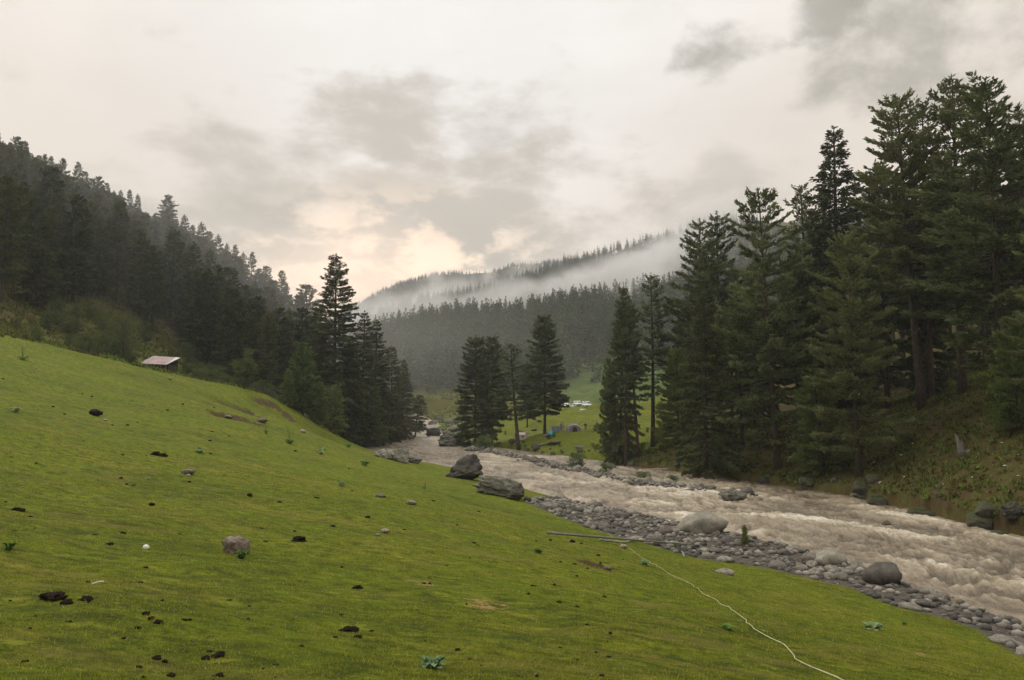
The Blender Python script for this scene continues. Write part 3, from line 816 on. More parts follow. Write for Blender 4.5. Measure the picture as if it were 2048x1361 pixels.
for k in range(50):
    for _ in range(30):
        Y = rr_.uniform(100, 215); px = rr_.uniform(1370, 2260)
        top = np.interp(px, [1340, 1400, 1500, 1600, 1680, 1760, 1850, 1950, 2050, 2300], [640, 520, 470, 470, 400, 400, 350, 300, 290, 240]) + rr_.uniform(10, 120)
        x = P(px, 700, Y)[0]
        if all((x - a) ** 2 + (Y - b) ** 2 > 30 for a, b in spots): break
    spots.append((x, Y)); z = Hs(x, Y); h = min(38, max(14, P(px, top, Y)[2] - z))
    tree('pine_tree', rr_.choice(['pine0', 'pine1', 'pine3', 'pine3', 'tallpine', 'tallpine', 'spruce0']), x, Y, h, 'dark pine standing deep inside the dense grove on the right bank', 'tree', 'pines deep inside the right bank grove', rr_.uniform(.8, 1.05), z=z)
# trees round the camp
tree_at('deodar_tree', 'deodar1', 952, 672, 168, 'broad dark conifer with foliage down to the rocks beside the rapids', .95)
tree_at('deodar_tree', 'deodar0', 984, 676, 173, 'dark conifer sharing a twin top with its broad neighbour beside the rapids', .85)
tree_at('pine_tree', 'slim', 1036, 688, 157, 'thin open pine with a curved trunk foot standing right at the water', 1.5, lean_px=-14)
tree_at('deodar_tree', 'deodar0', 1088, 634, 166, 'dense dark dome shaped conifer with a forked lower trunk behind the tents', .98)
tree_at('pine_tree', 'deodar0', 1055, 730, 204, 'smaller green tree in the field behind the forked conifer', .9)
tree_at('pine_tree', 'young0', 1218, 720, 128, 'shaggy young pine reaching left from the riverside clump', .42)
# grove on the near bank
tree_at('fir_tree', 'ragged', 668, 510, 158, 'tallest conifer of the left riverside grove with sparse ragged top', 1.2)
tree_at('fir_tree', 'spruce1', 640, 610, 168, 'dense dark fir close against the left flank of the tallest ragged conifer', 1.1)
tree_at('fir_tree', 'spruce0', 726, 622, 166, 'dark pointed fir just right of the tallest ragged conifer', 1.15)
tree_at('fir_tree', 'spruce2', 752, 640, 176, 'dark pointed fir, second right of the tallest ragged conifer', 1.1)
tree_at('fir_tree', 'spruce1', 784, 690, 186, 'shorter dark fir, third right of the tallest ragged conifer', 1.05)
tree_at('fir_tree', 'spruce0', 806, 718, 200, 'slim fir near the river end of the left grove', 1.2)
tree_at('fir_tree', 'spruce2', 700, 680, 160, 'lower fir filling the gap under the tallest ragged conifer', 1.25)
tree_at('fir_tree', 'hill1', 612, 572, 232, 'pale hazy fir top seen left of the tallest ragged conifer', 1.5)
tree_at('fir_tree', 'hill2', 832, 790, 214, 'small leaning tree at the tip of the left grove above the rapids', 1.6, lean_px=10)
tree_at('pine_tree', 'young0', 606, 688, 134, 'bushy young pine on the bank in front of the left grove', 1.05)
tree_at('pine_tree', 'young1', 578, 742, 130, 'short bushy pine at the left foot of the bushy young pine', 1.0)
tree_at('pine_tree', 'young1', 640, 766, 136, 'light green young pine at the water edge below the grove', .95)
tree_at('pine_tree', 'young0', 672, 772, 140, 'light green young pine nearest the river bend', .95)
for (px, top, Y) in ((740, 760, 172), (770, 780, 190), (790, 790, 205), (716, 770, 168), (690, 750, 165)):
    tree_at('fir_tree', 'young1', px, top, Y, 'low dark fir in the underlayer of the left riverside grove', 1.0, group='low firs of the left grove')
# small trees near the hut
tree_at('round_tree', 'round0', 490, 698, 127, 'lone round tree with a clear stem on the pasture edge', 1.15)
tree_at('round_tree', 'round1', 376, 686, 138, 'leafy dark tree right against the end of the hut', .85)
tree_at('round_tree', 'round1', 343, 694, 150, 'low round tree peeping over the hut roof', .9)
tree_at('round_tree', 'loose', 247, 622, 124, 'loose leaved tree with a thin pale stem left of the hut', 1.15)
tree_at('round_tree', 'loose', 205, 640, 138, 'open leafy tree on the slope left of the thin stemmed tree', 1.2)
tree_at('round_tree', 'round1', 148, 610, 132, 'dark bushy tree on the scrubby lower slope', .8)
tree_at('round_tree', 'round0', 290, 650, 152, 'leafy tree on the slope above the hut', 1.0)
# forest of the left hill
LH = 'conifers of the forest on the left hill'
rr_ = random.Random(21); spots = []
sky_t = [(-60, 262), (0, 278), (60, 305), (110, 335), (170, 355), (230, 380), (300, 425), (360, 445), (430, 475), (500, 520), (560, 560), (600, 600), (660, 660)]
sx, sy = zip(*sky_t)
for k, (px, py, Yc) in enumerate([(a, b, 0) for a, b in sky_t[:-1]] + [((a + c) / 2, (b + d) / 2, 0) for (a, b), (c, d) in zip(sky_t[:-1], sky_t[1:])] + [(.75 * a + .25 * c, .75 * b + .25 * d + 8, 0) for (a, b), (c, d) in zip(sky_t[:-1], sky_t[1:])] + [(.25 * a + .75 * c, .25 * b + .75 * d + 8, 0) for (a, b), (c, d) in zip(sky_t[:-1], sky_t[1:])]):
    Y = np.interp(px, [0, 330, 600], [230, 248, 285]) * rr_.uniform(.93, 1.0); x = P(px, 700, Y)[0]; spots.append((x, Y))
    tree_at('conifer_tree', 'hill%d' % rr_.randrange(4), px, py + rr_.uniform(-20, 14), Y, 'conifer breaking the skyline along the crest of the left hill', rr_.uniform(.75, 1.1), group='skyline conifers of the left hill')
tree_at('conifer_tree', 'ragged', 326, 390, 240, 'ragged old conifer standing clear above the skyline of the left hill', 1.5)
for k in range(225):
    ok = False
    for _ in range(60):
        px = rr_.uniform(-120, 640); Y = rr_.uniform(128, 275)
        x = P(px, 700, Y)[0]
        lo = np.interp(px, [-120, 0, 100, 180, 260, 330, 420, 500, 600, 640], [112, 124, 140, 158, 168, 166, 155, 148, 150, 175])
        if Y > lo + rr_.uniform(0, 18) and all((x - a) ** 2 + (Y - b) ** 2 > 15 for a, b in spots): ok = True; break
    if not ok: continue
    spots.append((x, Y)); z = Hs(x, Y); hmax = P(px, np.interp(px, sx, sy) + 14, Y)[2] - z
    h = min(rr_.uniform(15, 24), hmax)
    if h < 6: continue
    tree('conifer_tree', 'hill%d' % rr_.randrange(4), x, Y, h, 'dark conifer within the hazy forest covering the left hill', 'tree', LH, rr_.uniform(.95, 1.4), z=z)
# shrubs on the scrubby slope and bank
for k in range(60):
    px = rr_.choice([rr_.uniform(-30, 270), rr_.uniform(385, 560)]); Y = rr_.uniform(0, 42) + np.interp(px, [0, 250, 400, 560], [96, 120, 128, 130]); x = P(px, 700, Y)[0]
    tree('shrub', 'shrub%d' % rr_.randrange(3), x, Y, rr_.uniform(1.0, 3.4), 'low green shrub on the scrubby slope above the pasture', 'shrub', 'shrubs on the slope above the pasture', rr_.uniform(.9, 1.4))
for k in range(34):
    t = rr_.random(); q = FR[int(40 + t * 62)]; off = rr_.uniform(2, 14)
    x, y = q[0] + off, q[1] + off * .6
    tree('shrub', 'shrub%d' % rr_.randrange(3), x, y, rr_.uniform(.5, 1.4), 'low weedy bush on the far bank of the river', 'shrub', 'weedy bushes on the far bank', rr_.uniform(.9, 1.5))
for px, py, h, lb in ((970, 898, 3.2, 'first grey-green willow bush at the upstream end of the stony bar'), (1160, 934, 2.2, 'wide grey-green willow bush in the middle of the stony bar'), (1210, 945, 1.5, 'small grey-green willow bush next to the wide one on the stony bar'), (1290, 955, 1.5, 'low sprawling willow at the downstream half of the stony bar'), (1345, 962, 1.4, 'low bright willow beside the grey rock on the stony bar')):
    x, y = Wp(px, py, -9.8); tree('willow_bush', 'willow', x, y, h, lb, 'bush', wid=1.2, z=Hs(x, y) - .1)


# ------------------------------------------------------------------ forests too many to count, on the far slopes (stuff)
def far_forest():
    rg = np.random.default_rng(77); VV, QQ = [], []
    base = 0
    protos = []; small_ = []
    for s in range(5):
        g = np.random.default_rng(300 + s); n = 150
        t = g.beta(1.0, 1.25, n) * .93 + .05; a = g.uniform(0, 6.283, n); rad = (1 - t) ** .7 * .15 * g.uniform(.35, 1.1, n)
        pp = np.stack([np.cos(a) * rad * .35, np.sin(a) * rad * .35, t], -1)
        d = np.stack([np.cos(a), np.sin(a), g.normal(-.15, .3, n)], -1); d /= np.linalg.norm(d, axis=1, keepdims=True)
        V, Q = sprays(pp, d, np.maximum(rad, .02) * 1.0, .05 * g.uniform(.7, 1.4, n), g, cross=False)
        nq = 44; t2 = np.linspace(.06, .98, nq); r2 = (1 - t2) ** .7 * .17 * g.uniform(.5, 1.2, nq) + .01; a2 = np.arange(nq) * 2.4
        d2 = np.stack([np.cos(a2), np.sin(a2), g.normal(-.2, .25, nq)], -1); d2 /= np.linalg.norm(d2, axis=1, keepdims=True)
        small_.append(sprays(np.stack([0 * t2, 0 * t2, t2], -1), d2, r2 * 1.1, .11 * g.uniform(.7, 1.3, nq) * (1.1 - t2), g, cross=True))
        tv, tf = tube([(0, 0, -.1), (0, 0, .96)], [.012, .003], 3, False)
        protos.append((np.r_[V, np.array(tv)], np.r_[Q, np.array(tf) + len(V)]))
    def scatter(n, x, y, hts, keep=1.0):
        nonlocal base
        z = H(x, y)
        for s in range(5):
            V, Q = (protos if keep == 1 else small_)[s]; m = (np.arange(n) % 5) == s
            if not m.any(): continue
            X = x[m]; Y = y[m]; Z = z[m]; hh = hts[m]; k = len(X); a = rg.uniform(0, 6.283, k)
            Qs = Q
            w = hh * rg.uniform(1.0, 1.5, k)
            vx = V[None, :, 0] * np.cos(a)[:, None] - V[None, :, 1] * np.sin(a)[:, None]; vy = V[None, :, 0] * np.sin(a)[:, None] + V[None, :, 1] * np.cos(a)[:, None]
            P3 = np.stack([X[:, None] + vx * w[:, None], Y[:, None] + vy * w[:, None], Z[:, None] + V[None, :, 2] * hh[:, None]], -1)
            VV.append(P3.reshape(-1, 3)); QQ.append((Qs[None] + (np.arange(k) * len(V))[:, None, None] + base).reshape(-1, 4)); base += k * len(V)
    def region(n, px0, px1, y0, y1, h0, h1, keep=1.0, dens=None):
        px = rg.uniform(px0, px1, n); y = np.sqrt(rg.uniform(y0 ** 2, y1 ** 2, n)); x = (px - 1024) / F * y
        m = np.ones(n, bool)
        if dens is not None: m = rg.random(n) < dens(px, y)
        x, y = x[m], y[m]; scatter(len(x), x, y, rg.uniform(h0, h1, len(x)), keep)
    region(3600, 640, 1750, 400, 665, 16, 27, 1.0, lambda px, y: np.where((px > 1130) & (px < 1400) & (y < 480), .1, 1.0) * np.where((px < 1000) & (y < 440), .4, 1))
    region(4600, 660, 1900, 900, 1170, 9, 20, .5)
    region(9000, 600, 1500, 1640, 1925, 8, 15, .26)
    m = leaf_mat('far_needles', (.026, .046, .024), (.10, .13, .06), .2)
    me = mesh_from('distant_forest', np.concatenate(VV), np.concatenate(QQ), m)
    tag(ob('distant_forest', me), 'misty conifer forest covering the far valley slopes and ridges', 'forest', kind='stuff')


far_forest()


# ------------------------------------------------------------------ rank undergrowth of the banks (stuff)
def undergrowth():
    rg = np.random.default_rng(12)
    X, Y, S = [], [], []
    def put(n, px0, px1, y0, y1, s0, s1, cond):
        px = rg.uniform(px0, px1, n); y = np.sqrt(rg.uniform(y0 ** 2, y1 ** 2, n)); x = (px - 1024) / F * y
        m = cond(x, y, px) & (~in_poly(x, y, POLY)) & (np.hypot(x + 59, y - 133) > 4.5); c = vnoise(x / 2.2, y / 2.2, seed=91) > rg.uniform(-1.2, .6, n); m &= c
        X.append(x[m]); Y.append(y[m]); S.append(rg.uniform(s0, s1, m.sum()))
    fx = np.interp
    right = lambda x, y, px: (x > fx(y, FR[26:60, 1], FR[26:60, 0]))
    put(42000, 1250, 2500, 52, 125, .14, .5, right)
    put(5000, 930, 1300, 118, 175, .15, .5, lambda x, y, px: (dist_pl(x, y, FR[::2]) < 7) & right(x, y, px))
    put(2600, 985, 1330, 130, 300, .08, .28, lambda x, y, px: right(x, y, px))
    put(2600, 850, 1000, 230, 420, .3, 1.2, lambda x, y, px: dist_pl(x, y, NR[::2]) > 5)
    ed = lambda px: fx(px, [-600, 0, 120, 250, 400, 560], [90, 94, 106, 119, 126, 128])
    put(26000, -60, 590, 88, 215, .2, .7, lambda x, y, px: y > ed(px))
    x, y, sz = map(np.concatenate, (X, Y, S)); z = H(x, y); n = len(x); K = 7
    a = rg.uniform(0, 6.283, (n, K)); ln = rg.uniform(.2, 1, (n, K)) * sz[:, None]; hh = rg.uniform(.4, 1.1, (n, K)) * sz[:, None]
    o = rg.normal(0, .35, (n, K, 2)) * sz[:, None, None]; w = sz[:, None] * rg.uniform(.12, .3, (n, K))
    bx, by = x[:, None] + o[..., 0], y[:, None] + o[..., 1]; bz = z[:, None] - .04 + 0 * bx
    A = np.stack([bx - np.sin(a) * w, by + np.cos(a) * w, bz], -1); B = np.stack([bx + np.sin(a) * w, by - np.cos(a) * w, bz], -1)
    C = np.stack([bx + np.cos(a) * ln, by + np.sin(a) * ln, bz + hh], -1)
    V = np.stack([A, B, C], 2).reshape(-1, 3)
    m, T, out = new_mat('rank_weeds'); geo = T.new('ShaderNodeNewGeometry'); co = T.new('ShaderNodeTexCoord').outputs['Object']
    f = T.math('ADD', T.math('MULTIPLY', geo.outputs['Random Per Island'], .4), T.math('MULTIPLY', T.noise(co, .25, 6), .6))
    c = T.ramp(f, [(.30, (.070, .042, .018)), (.42, (.105, .078, .026)), (.50, (.085, .115, .026)), (.62, (.13, .19, .036)), (.80, (.20, .28, .06))])
    d = T.new('ShaderNodeBsdfDiffuse'); T.l.new(c, d.inputs[0]); t = T.new('ShaderNodeBsdfTranslucent'); T.l.new(c, t.inputs[0])
    ms = T.new('ShaderNodeMixShader'); ms.inputs[0].default_value = .3
    T.l.new(d.outputs[0], ms.inputs[1]); T.l.new(t.outputs[0], ms.inputs[2]); T.l.new(ms.outputs[0], out.inputs[0])
    tag(ob('undergrowth', mesh_from('undergrowth', V, np.arange(len(V)).reshape(-1, 3), m)), 'rank weeds and low growth covering the steep banks', 'undergrowth', kind='stuff')


undergrowth()


# ------------------------------------------------------------------ stones
def rock_mesh(seed, name='rock', mat=None, sub=3, rough=.22, flat=.62, ang=0.0):
    import bmesh
    bm = bmesh.new(); bmesh.ops.create_icosphere(bm, subdivisions=sub, radius=1)
    V = np.array([v.co[:] for v in bm.verts])
    o = seed * 7.3
    r = 1 + rough * fbm(V[:, 0] * 1.1 + o, V[:, 1] * 1.1, V[:, 2] * 1.1, seed, 3)
    V = V * r[:, None]
    if ang > 0:   # planed faces
        g = np.random.default_rng(seed)
        for _ in range(9):
            nrm = g.normal(size=3); nrm /= np.linalg.norm(nrm); dd = V @ nrm; lim = g.uniform(.55, .85)
            V -= np.where(dd > lim, (dd - lim) * ang, 0)[:, None] * nrm[None]
        V = V * (1 - .10 * np.clip(1 - np.abs(fbm(V[:, 0] * 1.9 + o, V[:, 1] * 1.9, V[:, 2] * 1.9, seed + 9, 3)) * 7, 0, 1))[:, None]
        V = V * (1 + .13 * fbm(V[:, 0] * 3.2, V[:, 1] * 4, V[:, 2] * 4, seed + 3, 3))[:, None]
    V[:, 2] *= flat
    for v, c in zip(bm.verts, V): v.co = c
    me = bpy.data.meshes.new(name); bm.to_mesh(me); bm.free(); me.materials.append(mat or M_ROCK)
    me.polygons.foreach_set('use_smooth', np.ones(len(me.polygons), bool))
    return me


COB = [rock_mesh(k, 'river_stone', M_ROCK, 3, .20, [.55, .62, .7, .5, .65, .58, .75, .6][k]) for k in range(8)]
BLD = [rock_mesh(20 + k, 'boulder', M_BOULDER, 5, .30, .72, .85) for k in range(6)]
MSB = [rock_mesh(40 + k, 'mossy_rock', M_MOSS, 4, .3, .72, .85) for k in range(4)]
rs = random.Random(8)


def stone(me, x, y, r, label, group=None, name='stone', sx=1.0, sz=1.0, z=None, sink=.35, cat='stone'):
    z = Hs(x, y) if z is None else z
    o = ob(name, me, loc=(x, y, z + r * .6 * sz * (1 - 2 * sink)), rot=(rs.uniform(-.2, .2), rs.uniform(-.2, .2), rs.uniform(0, 6.28) if sx == 1.0 else rs.uniform(-.3, .3)), scale=(r * sx * rs.uniform(.9, 1.2), r * rs.uniform(.85, 1.1), r * sz * rs.uniform(.9, 1.1)))
    tag(o, label, cat, group); return o


# stones singled out: (px, py of the base, width px, mesh list, height factor, label)
for i, (px, py, w, ms, sz, lb) in enumerate([
    (1003, 992, 92, BLD, .72, 'large cracked grey boulder on the pasture edge by the river'),
    (927, 958, 62, BLD, 1.1, 'peaked mossy grey boulder in the water just upstream of the cracked one'),
    (775, 918, 52, BLD, .8, 'rounded boulder leftmost of three at the edge of the pasture'),
    (800, 924, 40, BLD, 1.0, 'rounded boulder in the middle of three at the edge of the pasture'),
    (826, 926, 30, BLD, .9, 'smaller dark boulder rightmost of three at the edge of the pasture'),
    (908, 893, 52, BLD, .7, 'long low rock alone in midstream above the stony bar'),
    (868, 873, 26, BLD, 1.1, 'round rock in the water at the foot of the rapids'),
    (905, 876, 40, BLD, .9, 'broken rock beside the rapids under the broad conifer'),
    (770, 868, 44, BLD, .8, 'dark slanting rock at the foot of the left grove'),
    (830, 862, 34, BLD, .9, 'pointed rock at the tip of the left grove'),
    (1466, 1000, 50, BLD, .95, 'big grey rock at the downstream end of the stony bar'),
    (1420, 985, 26, BLD, .9, 'cleft grey rock on the stony bar just before its end'),
    (1405, 1063, 70, COB, .9, 'long smooth pale boulder, biggest on the near stony shore'),
    (1372, 1052, 34, BLD, .8, 'wet rock behind the long smooth pale boulder'),
    (1658, 1128, 58, COB, .8, 'smooth slate blue boulder on the near shore'),
    (1766, 1166, 56, COB, 1.25, 'tall rounded brown boulder on the near shore'),
    (1452, 1150, 38, COB, .75, 'rounded stone bedded alone in the grass below the stony shore'),
    (1962, 1055, 58, MSB, 1.1, 'big mossy boulder at the foot of the right bank'),
    (2022, 1046, 44, BLD, 1.1, 'pale boulder next to the big mossy one at the foot of the right bank'),
    (1838, 1032, 46, MSB, .8, 'long mossy rock at the waterline of the right bank'),
    (1815, 1014, 36, MSB, 1.2, 'upright mossy rock behind the long one on the right bank'),
    (1722, 998, 32, BLD, 1.3, 'pale rounded rock below the feathery pine on the right bank'),
    (1408, 957, 34, MSB, 1.0, 'dark mossy rock at the waterline beyond the fallen log'),
    (1238, 916, 30, MSB, 1.2, 'dark rock under the riverside pine clump'),
    (1222, 940, 22, BLD, 1.0, 'small grey rock in the side channel'),
    (1770, 1050, 16, BLD, 1.0, 'small dark rock breaking the surface in the far half of the river'),
    (1886, 1092, 24, COB, 1.0, 'round brown rock alone in the rapids'),
    (1846, 1078, 26, MSB, .8, 'dark jagged rock alone in the river left of the round brown one'),
    (2010, 1290, 46, COB, .8, 'dark smooth boulder at the corner of the near shore'),
    (1850, 1212, 36, COB, .7, 'flat stone at the water edge downstream of the tall brown boulder'),
    (1620, 975, 22, MSB, 1.0, 'small dark rock between the curved trunk and the water'),
    (1030, 1000, 30, BLD, 1.6, 'upright dark slab at the river end of the cracked boulder'),
    (1055, 1003, 14, COB, 1.3, 'small upright dark stone touching the water below the slab')]):
    g = ground_at(px, py, 20); r = w / 2 / F * g[1]
    inw = bool(in_poly(np.array([g[0]]), np.array([g[1]]), POLY)[0])
    if inw: x, y = Wp(px, py); z = -10.1
    else: x, y, z = g
    stone(ms[i % len(ms)], x, y, w / 2 / F * y, lb, None, 'boulder', 1.12, sz * 1.1, z, .22 if sz > .8 else .3, 'boulder')


def scatter_stones():
    out = []
    def far_enough(x, y, r): return all((x - a) ** 2 + (y - b) ** 2 > (.72 * (r + c)) ** 2 for a, b, c in out[-400:])
    # near shore strip
    n = 0
    S0 = STRIP.min(0); S1 = STRIP.max(0)
    for _ in range(40000):
        if n >= 212: break
        x, y = rs.uniform(S0[0] - 1, S1[0] + 1.5), rs.uniform(S0[1], S1[1]); A1 = np.array([x]); B1 = np.array([y])
        ins = in_poly(A1, B1, STRIP)[0]; off = dist_pl(A1, B1, NR)[0]
        if not ins and not (in_poly(A1, B1, POLY)[0] and off < 1.4): continue
        if in_poly(A1, B1, POLY)[0]: off = -off
        if rs.random() > 45 / y: continue
        r = rs.choice([.18, .22, .26, .3, .36, .42, .54]) * rs.uniform(.8, 1.15) * (y / 45) ** .5
        if not far_enough(x, y, r): continue
        out.append((x, y, r)); n += 1
        o = stone(rs.choice(COB), x, y, r, 'rounded river stone on the stony shore between the pasture and the river' if off > 0 else 'wet rounded stone at the water edge of the near shore', 'stones of the near shore' if off > 0 else 'stones in the shallows of the near shore', sz=rs.uniform(.8, 1.25), z=max(Hs(x, y), -10.25))
    n = 0
    for _ in range(3000):
        if n >= 62: break
        i = rs.randrange(len(BAR) - 1); u = rs.random(); q = np.array(BAR[i]) * (1 - u) + np.array(BAR[i + 1]) * u
        x, y = q[0] + rs.uniform(-1.8, 1.8), q[1] + rs.uniform(-3, 3); r = rs.uniform(.28, .7)
        if not far_enough(x, y, r): continue
        out.append((x, y, r)); n += 1
        stone(rs.choice(COB), x, y, r, 'grey river stone on the stony bar in midstream', 'stones of the midstream bar', sz=rs.uniform(.8, 1.3), z=max(Hs(x, y), -10.2))
    n = 0
    for _ in range(3000):
        if n >= 95: break
        i = rs.randrange(26, 112); q = FR[i]
        if not (50 < q[1] < 210): continue
        x, y = q[0] + rs.uniform(-.9, 1.8), q[1] + rs.uniform(-1, 1); r = rs.choice([.3, .4, .5, .7, .95]) * (1 if y < 130 else .8)
        if not far_enough(x, y, r): continue
        out.append((x, y, r)); n += 1
        stone(rs.choice(MSB), x, y, r, 'rough dark stone along the waterline of the far bank', 'stones along the far waterline', 'rock', sz=rs.uniform(.9, 1.5), z=max(Hs(x, y), -10.2))
    for k in range(40):
        px = rs.uniform(850, 960); py = rs.uniform(838, 872); Y = rs.uniform(215, 330); x = P(px, 800, Y)[0]
        stone(rs.choice(BLD), x, Y, rs.uniform(.7, 2.0), 'broken rock in and beside the distant rapids', 'rocks of the distant rapids', 'rock', sz=rs.uniform(.8, 1.3), z=max(Hs(x, Y), float(water_z(Y)) - .3) - .3, cat='rock')
    # pebbles in between: nobody counts them
    rg = np.random.default_rng(9); V0 = np.array([v.co[:] for v in rock_mesh(60, 'p', M_ROCK, 1).vertices]); F0 = np.array([p.vertices[:] for p in rock_mesh(60, 'p', M_ROCK, 1).polygons])
    X, Y_, R = [], [], []
    for _ in range(26000):
        if len(X) > 5000: break
        if rg.random() < .66:
            p = np.array([rg.uniform(S0[0], S1[0]), rg.uniform(S0[1], S1[1])])
            if not in_poly(p[:1], p[1:], STRIP)[0]: continue
        else:
            i = rg.integers(0, len(BAR) - 1); u = rg.random(); p = np.array(BAR[i]) * (1 - u) + np.array(BAR[i + 1]) * u + rg.uniform(-1, 1, 2) * np.array([2.3, 3.5])
        X.append(p[0]); Y_.append(p[1]); R.append(rg.uniform(.07, .27))
    X, Y_, R = map(np.array, (X, Y_, R)); Z = H(X, Y_); m = Z > -10.12; X, Y_, R, Z = X[m], Y_[m], R[m], Z[m]; n = len(X)
    a = rg.uniform(0, 6.283, n); sc = rg.uniform(.75, 1.3, (n, 3)) * R[:, None]
    v = V0[None] * sc[:, None, :]; vx = v[..., 0] * np.cos(a)[:, None] - v[..., 1] * np.sin(a)[:, None]; vy = v[..., 0] * np.sin(a)[:, None] + v[..., 1] * np.cos(a)[:, None]
    P3 = np.stack([X[:, None] + vx, Y_[:, None] + vy, Z[:, None] + v[..., 2] + R[:, None] * .25], -1).reshape(-1, 3)
    Q = (F0[None] + (np.arange(n) * len(V0))[:, None, None]).reshape(-1, 3)
    mp, T, out_ = new_mat('pebble'); ri = T.new('ShaderNodeNewGeometry').outputs['Random Per Island']
    principled(T, out_, T.ramp(ri, [(0, (.035, .032, .027)), (.5, (.11, .10, .085)), (1, (.28, .25, .205))]), .85)
    tag(ob('pebbles', mesh_from('pebbles', P3, Q, mp, True)), 'grey pebbles filling the gaps between the river stones', 'pebbles', kind='stuff')


scatter_stones()

# stones, clods and dung lying on the pasture
DNG = [rock_mesh(70 + k, 'dung', M_DUNG, 3, .55, .5) for k in range(4)]
PST = [rock_mesh(80 + k, 'pasture_stone', [M_TAN, M_ROCK, M_BOULDER][k % 3], 3, .25, .6, .3) for k in range(3)]


def dung(px, py, w, label, group=None, pieces=1):
    x, y, z = ground_at(px, py, 4); r = w / 2 / F * y
    V, Fc = [], []
    g = random.Random(int(px * 7 + py)); mb = MB()
    nb = max(1, pieces)
    for k in range(nb):
        me = g.choice(DNG); s = r / math.sqrt(nb) * g.uniform(.7, 1.15); ox = g.uniform(-1, 1) * r * (.75 if nb > 1 else 0); oy = g.uniform(-1, 1) * r * (.55 if nb > 1 else 0); a = g.uniform(0, 6.28)
        zz = Hs(x + ox, y + oy) - z if nb > 1 else 0
        V = [(ox + s * (v.co.x * math.cos(a) - v.co.y * math.sin(a)), oy + s * (v.co.x * math.sin(a) + v.co.y * math.cos(a)), zz + s * (v.co.z + .3)) for v in me.vertices]
        mb.add(V, [tuple(p.vertices) for p in me.polygons])
    return tag(ob('dung_pat', mb.mesh('dung_pat', M_DUNG, True), loc=(x, y, z)), label, 'dung', group)


for a in [(95, 1198, 58, 'large crumbled black dung heap at the far left of the lower pasture', None, 5), (137, 1207, 26, 'black dung lump touching the large crumbled heap', None, 2), (166, 1200, 36, 'grey-black flat dung pat right of the large crumbled heap', None, 3),
          (290, 1229, 22, 'dark dung pat, topmost of the loose cluster above the single round pat', None, 2), (303, 1240, 14, 'small dark dung bit in the middle of the loose cluster', None, 1), (316, 1246, 16, 'small dark dung bit at the lower end of the loose cluster', None, 1),
          (371, 1241, 18, 'single round black dung pat right of the loose cluster', None, 2), (700, 1263, 40, 'largest black dung pat in the lower middle of the pasture', None, 4), (716, 1276, 20, 'round black dung lump touching the largest pat', None, 1),
          (433, 1312, 34, 'shiny black dung pat in the lower left of the pasture', None, 3), (412, 1318, 18, 'small black lump left of the shiny black pat', None, 1), (314, 1318, 15, 'oblong black dung piece left of the shiny pat', None, 1), (329, 1325, 10, 'tiny black dung piece beside the oblong one', None, 1),
          (281, 1336, 15, 'grey-black dung crumb above the lowest round pat', None, 2), (343, 1353, 20, 'lowest round black dung pat at the bottom edge', None, 2), (437, 1354, 18, 'dark dung pat at the bottom edge below the shiny pat', None, 2),
          (602, 1294, 14, 'small round black dung alone below the middle', None, 1), (716, 1178, 15, 'round black dung ball above the largest pat', None, 1), (190, 831, 22, 'dark weathered clod high on the pasture', None, 1), (315, 912, 26, 'flat black dung pat high on the pasture', None, 3),
          (495, 991, 15, 'small dark dung pat halfway up the pasture', None, 2), (38, 1022, 20, 'dark dung pat among weeds at the left edge', None, 3), (218, 1090, 18, 'broken dark dung pat left of the tan rock', None, 3), (248, 1067, 12, 'faint dark dung pat above the broken one', None, 2),
          (1144, 1085, 14, 'black dung lump under the long pole', None, 2), (1163, 1088, 7, 'tiny dark dung crumb under the long pole', None, 1), (597, 1083, 20, 'brown clod right of the tan rock', None, 1), (75, 1218, 0.1, '', None, 0)]:
    if a[2] > 1: dung(*a)
rk = random.Random(31)
for k in range(120):
    px, py = rk.uniform(-10, 1250), 0
    lo = np.interp(px, [0, 300, 560, 900, 1250], [720, 780, 850, 1000, 1110]); py = lo + (1361 - lo) * rk.random() ** 1.3
    dung(px, py, rk.uniform(5, 12) * (.6 + .5 * (py - 700) / 660), 'small dark dung crumb scattered on the grazed pasture', 'dung crumbs scattered on the pasture', rk.choice([1, 1, 2, 3]))
for i, (px, py, w, mi, lb) in enumerate([(375, 949, 24, 1, 'grey rounded stone in the upper pasture'), (377, 953, 9, 0, 'small pale stone in front of the grey rounded stone'), (760, 995, 18, 1, 'smooth grey stone near the middle of the pasture'), (822, 1009, 18, 1, 'dark domed stone right of the smooth grey stone'),
                            (1247, 1097, 15, 0, 'pale lumpy stone under the long pole'), (770, 1066, 18, 0, 'flat pale stone lying in the grass above the bare patches'), (755, 1072, 10, 0, 'tiny pale stone left of the flat one'), (456, 836, 14, 1, 'long stone at the foot of the small earth scarp'), (524, 846, 20, 0, 'pale stone on the lower earth scarp'),
                            (606, 866, 12, 0, 'pale stone under the young pines'), (1215, 1140, 16, 0, 'white stone on the rim of the dug hollow'), (340, 760, 8, 0, 'white stone below the hut'), (210, 842, 8, 0, 'white speck of stone beside the weathered clod')]):
    x, y, z = ground_at(px, py, 5); stone(PST[mi], x, y, w / 2 / F * y, lb, None, 'stone', 1.1, 1.0, z, .2)
# the split tan rock with a weed before it
x, y, z = ground_at(468, 1108, 5)
tr_ = rock_mesh(95, 'tan_rock', M_TAN, 4, .22, 1.0, .75)
tag(ob('tan_rock', tr_, loc=(x, y + .1, z + .09), rot=(.1, -.15, .3), scale=(.25, .18, .27)), 'split tan rock standing in the grass behind a broad leaved weed', 'rock')


